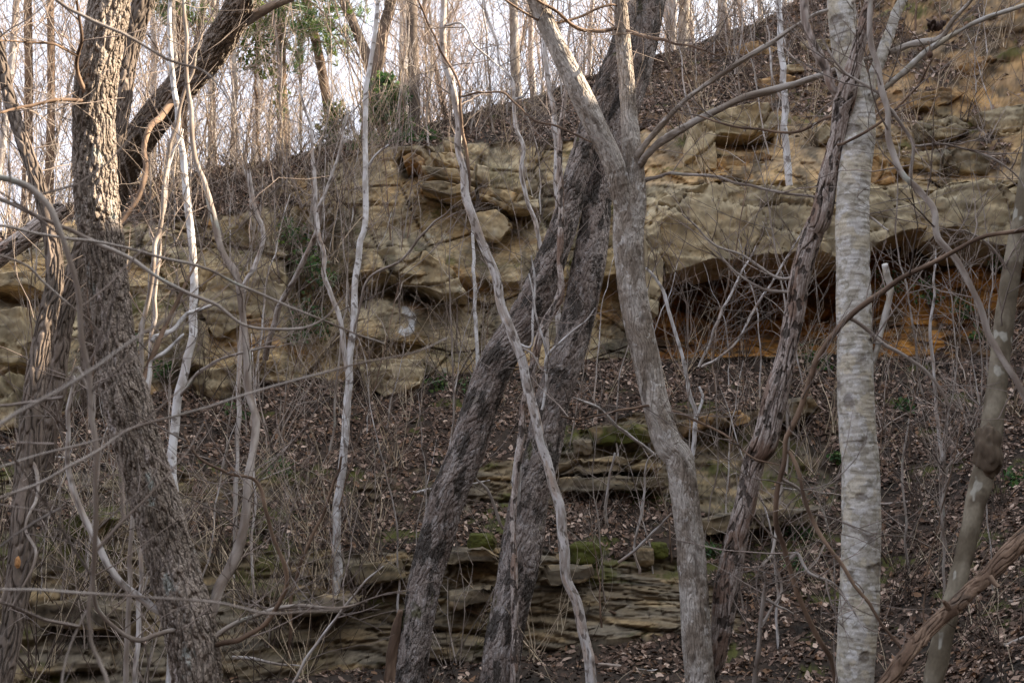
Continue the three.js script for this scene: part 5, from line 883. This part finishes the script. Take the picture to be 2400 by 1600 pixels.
{
  const rng = mulberry(321);
  const shrub = (name, label, cat, z, stems, blobs, size, n, cols, group) => {
    const b0 = pix(stems[0][0][0], stems[0][0][1], z), o = thing(name, label, cat, b0, group);
    for (const s of stems) { const tr = trace(s, z); part('stem', tube(tr.P, tr.R, 'brown', { step: 0.05 }), M.bark, o); }
    part('foliage', leafCloud(rng, blobs.map(([u, v, r, dz = 0]) => [pix(u, v, z + dz), r * pixSize(v, z)]), size, n, cols), M.green, o);
  };
  shrub('evergreen_shrub', 'dark green evergreen shrub on the brow beside the thick dark trunk', 'shrub', 18.1, [[[905, 340, 8], [900, 290, 7], [890, 230, 5]], [[905, 340, 6], [925, 290, 5], [935, 240, 4]]], [[890, 205, 34], [912, 220, 38], [880, 240, 36], [925, 255, 36], [900, 265, 38], [940, 285, 28], [870, 270, 26], [935, 225, 24], [905, 190, 22]], 0.1, 150, HOLLY);
  shrub('evergreen_shrub', 'sunlit yellow-green shrub on the brow behind the banded white sapling', 'shrub', 18.3, [[[800, 360, 7], [790, 310, 6], [780, 270, 4]]], [[775, 268, 28], [800, 285, 24], [768, 300, 22], [790, 255, 20], [760, 340, 22], [790, 330, 20], [740, 370, 24]], 0.1, 70, [[0.10, 0.16, 0.03], [0.16, 0.20, 0.035], [0.05, 0.10, 0.02]]);
  shrub('ground_ivy', 'low dark evergreen growth along the cliff edge under the dark trunk', 'shrub', 17.6, [[[880, 345, 5], [900, 330, 4], [920, 325, 3]]], [[850, 335, 24], [880, 330, 22], [920, 325, 22], [960, 322, 20], [1000, 318, 16], [935, 340, 16], [870, 355, 16], [830, 350, 16]], 0.09, 80, HOLLY);
  shrub('ivy_vine', 'leafy evergreen vine climbing trunks on the ridge beyond the leaning brown trunk', 'vine', 19, [[[610, 400, 7], [600, 250, 6], [600, 80, 5]]], [[600, 90, 26], [590, 120, 30], [625, 130, 24], [575, 145, 20], [640, 155, 20], [660, 215, 12], [655, 260, 12], [610, 165, 18], [650, 110, 20], [570, 100, 22], [600, 60, 22]].map(b => [b[0], b[1], b[2] * 1.5]), 0.1, 34, [[0.10, 0.17, 0.03], [0.18, 0.24, 0.04], [0.06, 0.11, 0.025]]);
  // pines
  const pine = (label, pts, z, blobs, group) => {
    const o = tree('pine_tree', label, 'tree', { z, bark: 'brown', root: false, pts, twigs: 0 }, group);
    const tw = [];
    const tr = trace(pts, z);
    twigMass(rng, tr.P, tr.R, 22, 1.6, { from: 0.35, rad: 0.01, sub: 3, levels: 2, out: tw });
    part('limbs', mergeGeometries(tw), M.bark, o);
    part('spray', leafCloud(rng, blobs.map(([u, v, r]) => [pix(u, v, z - 0.3 + 0.8 * rng()), r * 3.2 * pixSize(v, z)]), 0.26, 17, PINE, true), M.green, o);
  };
  pine('pine with a green needle crown and grey trunk, tallest on the brow', [[664, 420, 28], [661, 300, 24], [660, 180, 22], [658, 60, 20], [656, -100, 18]], 19.2, [[650, 60, 34], [690, 45, 30], [720, 70, 34], [740, 40, 30], [620, 50, 26], [700, 90, 24], [660, 20, 28], [770, 30, 26], [600, 20, 22], [750, 90, 24], [800, 20, 24]]);
  pine('pine with sparse needles behind the smooth white pole', [[428, 460, 26], [426, 300, 24], [424, 150, 23], [422, 0, 22], [420, -90, 20]], 19.6, [[420, 10, 24], [440, 30, 22], [405, 40, 20], [430, -10, 26], [460, 5, 20], [395, 10, 18]]);
  // small leafy plants on the face and slope
  for (const [u, v, r, d] of [[690, 570, 56, 0], [720, 610, 44, 0], [665, 540, 36, 0], [740, 760, 40, 0], [700, 720, 48, 0], [690, 780, 30, 0], [555, 968, 34, 0], [1022, 900, 26, 0], [1095, 905, 30, 0], [650, 1090, 30, 0], [1880, 840, 42, 0], [1925, 850, 28, 0], [2340, 600, 40, 0.6], [2080, 660, 34, 0.6], [2170, 680, 36, 0.4], [2250, 720, 30, 0.2], [1870, 1240, 34, 0], [1668, 1290, 24, 0], [1860, 1320, 26, 0], [2120, 950, 26, 0], [2380, 1120, 34, 0], [1240, 1245, 0, 0], [750, 640, 40, 0], [300, 800, 30, 0], [380, 860, 26, 0], [2300, 780, 26, 0], [1960, 1070, 18, 0]]) {
    if (!r) continue;
    const z = surfZ(u, v) - 0.1 - d, k = pixSize(v, z), p = pix(u, v + r * 0.6, z), o = thing('evergreen_plant', u > 1990 && v < 740 ? 'leafy green plant hanging in the mouth of the overhang' : v < 800 ? 'dark green plant hanging in a crack of the cliff' : 'small dark green leafy plant on the leaf slope', 'plant', p, u > 1990 && v < 740 ? 'plants at the overhang' : v < 800 ? 'plants in the cliff cracks' : 'green plants on the slope');
    const st = []; for (let i = 0; i < 7; i++) st.push(thin([p.clone(), p.clone().add(V3((rng() - 0.5) * r * k, r * k * 0.6, (rng() - 0.3) * 0.1)), p.clone().add(V3((rng() - 0.5) * r * 2 * k, r * k * (1 + 0.5 * rng()), (rng() - 0.2) * 0.25))], 0.004, 0.002, [0.12, 0.12, 0.05], rng));
    part('stem', mergeGeometries(st), M.bark, o);
    part('foliage', leafCloud(rng, [[pix(u, v, z), r * k], [pix(u + r * 0.5, v + r * 0.3, z), r * k * 0.6]], 0.065, 60, HOLLY), M.green, o);
  }
}

// ---------------------------------------------------------------- fallen leaves and dry stems: nobody could count them
{
  const rng = mulberry(99);
  const mk = (pts, idx) => { const g = new THREE.BufferGeometry(); g.setAttribute('position', new THREE.Float32BufferAttribute(pts, 3)); g.setIndex(idx); g.computeVertexNormals(); return g; };
  const shapes = [
    mk([0, 0, -0.5, -0.22, 0.10, -0.12, 0.24, 0.12, -0.1, 0, -0.02, 0, -0.2, 0.13, 0.25, 0.18, 0.07, 0.28, 0, 0.1, 0.52], [0, 3, 1, 0, 2, 3, 1, 3, 4, 3, 2, 5, 4, 3, 6, 3, 5, 6]),
    mk([0, 0, -0.5, -0.3, 0.02, -0.2, 0.28, 0.16, -0.15, 0, 0.05, 0.05, -0.22, 0.2, 0.2, 0.3, 0.03, 0.22, 0.05, 0.22, 0.48], [0, 3, 1, 0, 2, 3, 1, 3, 4, 3, 2, 5, 4, 3, 6, 3, 5, 6]),
    mk([0, 0.1, -0.5, -0.16, 0.2, -0.1, 0.16, 0.0, -0.1, 0, 0.0, 0.05, -0.15, 0.02, 0.2, 0.14, 0.2, 0.2, 0, -0.02, 0.5], [0, 3, 1, 0, 2, 3, 1, 3, 4, 3, 2, 5, 4, 3, 6, 3, 5, 6]),
  ];
  const tints = [[0.10, 0.06, 0.04], [0.15, 0.095, 0.07], [0.07, 0.042, 0.028], [0.26, 0.175, 0.13], [0.045, 0.028, 0.019], [0.17, 0.095, 0.052], [0.05, 0.031, 0.021], [0.06, 0.038, 0.026], [0.20, 0.135, 0.10], [0.08, 0.05, 0.034], [0.42, 0.31, 0.24], [0.11, 0.065, 0.042]];
  const spots = [];
  const want = 92000; let tries = 0;
  while (spots.length < want && tries++ < 8e6) {
    const i = Math.floor(rng() * (us.length - 1)), r = Math.floor(rng() * (ROWS - 1));
    if (us[i] < -120 || us[i] > 2520) continue;
    const l = surface.litter[r * us.length + i]; if (rng() > l * l) continue;
    { const q = surfaceAt(r, i); if (rng() > 0.25 + 1.4 * sstep(-0.2, 0.2, fbm(q.x * 1.7, q.y * 1.7, q.z * 1.7, 3))) continue; }
    const a = surfaceAt(r, i), b = surfaceAt(r, i + 1), c = surfaceAt(r + 1, i), area = b.clone().sub(a).cross(c.clone().sub(a)).length() * 0.5;
    if (rng() * 0.0012 > area) continue;
    const n = b.clone().sub(a).cross(c.clone().sub(a)).normalize(); if (n.z < 0 && n.y < 0) n.negate();
    if (n.y < 0.12) continue;
    spots.push([a.clone().addScaledVector(b.clone().sub(a), rng()).addScaledVector(c.clone().sub(a), rng()), n]);
  }
  for (let i = 0; i < 16000; i++) { const x = -9 + 18 * rng(), z = -(6.5 + 6.5 * rng()); spots.push([V3(x, groundY(x, -z), z), V3(0, 1, 0)]); }
  shapes.forEach((g, s) => {
    const mine = spots.filter((_, i) => i % 3 === s), im = new THREE.InstancedMesh(g, M.leaf, mine.length), m = new THREE.Matrix4(), q = new THREE.Quaternion(), e = new THREE.Quaternion(), c = new THREE.Color();
    mine.forEach(([p, n], i) => {
      q.setFromUnitVectors(V3(0, 1, 0), n.clone().add(V3((rng() - 0.5) * 1.1, (rng() - 0.5) * 0.4, (rng() - 0.5) * 1.1)).normalize()); e.setFromAxisAngle(V3(0, 1, 0), rng() * 6.28); q.multiply(e);
      const k = 0.026 + 0.08 * Math.pow(rng(), 1.8); m.compose(p.clone().addScaledVector(n, 0.012), q, V3(k, k * (0.6 + 0.8 * rng()), k * (0.9 + 0.4 * rng()))); im.setMatrixAt(i, m);
      const t = tints[Math.floor(rng() * tints.length)], b = 1.0 + 0.7 * rng(); im.setColorAt(i, c.setRGB(t[0] * b, t[1] * b, t[2] * b));
    });
    im.name = numbered('leaf_litter'); im.castShadow = im.receiveShadow = true; im.userData = { kind: 'stuff', label: ['curled oval brown leaves lying on the slopes', 'broad crumpled brown leaves lying on the slopes', 'narrow rolled brown leaves lying on the slopes'][s], category: 'leaves' }; scene.add(im);
  });
  // dry arching stems and brambles
  const canes = [];
  for (let k = 0; k < 6; k++) {
    const list = [], n = 3;
    for (let j = 0; j < n; j++) {
      const P = [V3((rng() - 0.5) * 0.15, -0.03, (rng() - 0.5) * 0.15)], d = V3((rng() - 0.5) * 1.2, 1, (rng() - 0.3) * 1.2).normalize(), L = 0.35 + 0.75 * rng();
      for (let i = 1; i <= 6; i++) { d.add(V3((rng() - 0.5) * 0.28, -0.10 * rng() * (k % 2 ? 2 : 0.6), (rng() - 0.5) * 0.28)).normalize(); P.push(P[i - 1].clone().addScaledVector(d, L / 6)); }
      list.push(thin(P, 0.0046, 0.002, [1, 1, 1], rng));
      for (let q = 0; q < 1; q++) { const s = 2 + Math.floor(rng() * 4), e = V3(rng() - 0.5, rng() * 0.8 - 0.1, rng() - 0.5).normalize(), l = 0.1 + 0.22 * rng(); list.push(thin([P[s], P[s].clone().addScaledVector(e, l * 0.5), P[s].clone().addScaledVector(e, l).add(V3(0, 0.03, 0))], 0.0022, 0.0012, [1, 1, 1], rng)); }
    }
    const g = mergeGeometries(list); g.deleteAttribute('color'); canes.push(g);
  }
  const ct = [[0.50, 0.40, 0.28], [0.14, 0.10, 0.075], [0.06, 0.04, 0.03], [0.62, 0.51, 0.37], [0.08, 0.055, 0.04]];
  const cs = [];
  let guard = 0;
  while (cs.length < 420 && guard++ < 4e5) {
    const i = Math.floor(rng() * (us.length - 1)), r = Math.floor(rng() * (ROWS - 1)), u = us[i]; if (u < -60 || u > 2460) continue;
    const l = surface.litter[r * us.length + i]; if (rng() > 0.06 + 0.94 * l) continue;
    if (u > 1450 && r > 218 && r < 330) continue;
    cs.push([surfaceAt(r, i), 1]);
  }
  for (let i = 0; i < 240; i++) { const u = rng() * 1900, v = column(u).v[11] + rng() * 40; const z = surfZ(u, v); cs.push([pix(u, v, z), 1.3]); }
  for (let i = 0; i < 90; i++) { const u = -40 + rng() * 900, v = 1180 + rng() * 420; cs.push([pix(u, v, surfZ(u, v) - 0.05), 1.25]); }
  canes.forEach((g, s) => {
    const mine = cs.filter((_, i) => i % 6 === s), im = new THREE.InstancedMesh(g, M.stem, mine.length), m = new THREE.Matrix4(), c = new THREE.Color(), q = new THREE.Quaternion();
    mine.forEach(([p, sc], i) => { q.setFromEuler(new THREE.Euler((rng() - 0.3) * 0.5, rng() * 6.28, (rng() - 0.5) * 0.5)); const k = sc * (0.55 + 0.7 * rng()); im.setMatrixAt(i, m.compose(p, q, V3(k, k, k))); const t = ct[Math.floor(rng() * ct.length)]; im.setColorAt(i, c.setRGB(...t)); });
    im.name = numbered('undergrowth'); im.castShadow = im.receiveShadow = true; im.userData = { kind: 'stuff', label: 'tangle of thin dry stems and brambles over slope and brow', category: 'undergrowth', group: 'dry stems over the slopes' }; scene.add(im);
  });
}
const tally = {}; scene.traverse(o => { if (o.isMesh && !o.isInstancedMesh) { const k = (o.parent?.name || '').replace(/_\d+$/, '') + '/' + o.name.replace(/_\d+$/, ''); tally[k] = (tally[k] || 0) + (o.geometry.index || o.geometry.attributes.position).count / 3; } }); console.log(Object.entries(tally).sort((a, b) => b[1] - a[1]).slice(0, 16).map(x => x.join(' ')).join('; '));
const uniq = new Set(); let once = 0; scene.traverse(o => { if (o.isMesh && !uniq.has(o.geometry.uuid)) { uniq.add(o.geometry.uuid); once += (o.geometry.index || o.geometry.attributes.position).count / 3; } }); console.log('distinct', Math.round(once));
let tris = 0; scene.traverse(o => { if (o.isMesh && !o.isInstancedMesh) tris += (o.geometry.index ? o.geometry.index.count : o.geometry.attributes.position.count) / 3; });
console.log('triangles', Math.round(tris));
renderer.render(scene, camera);
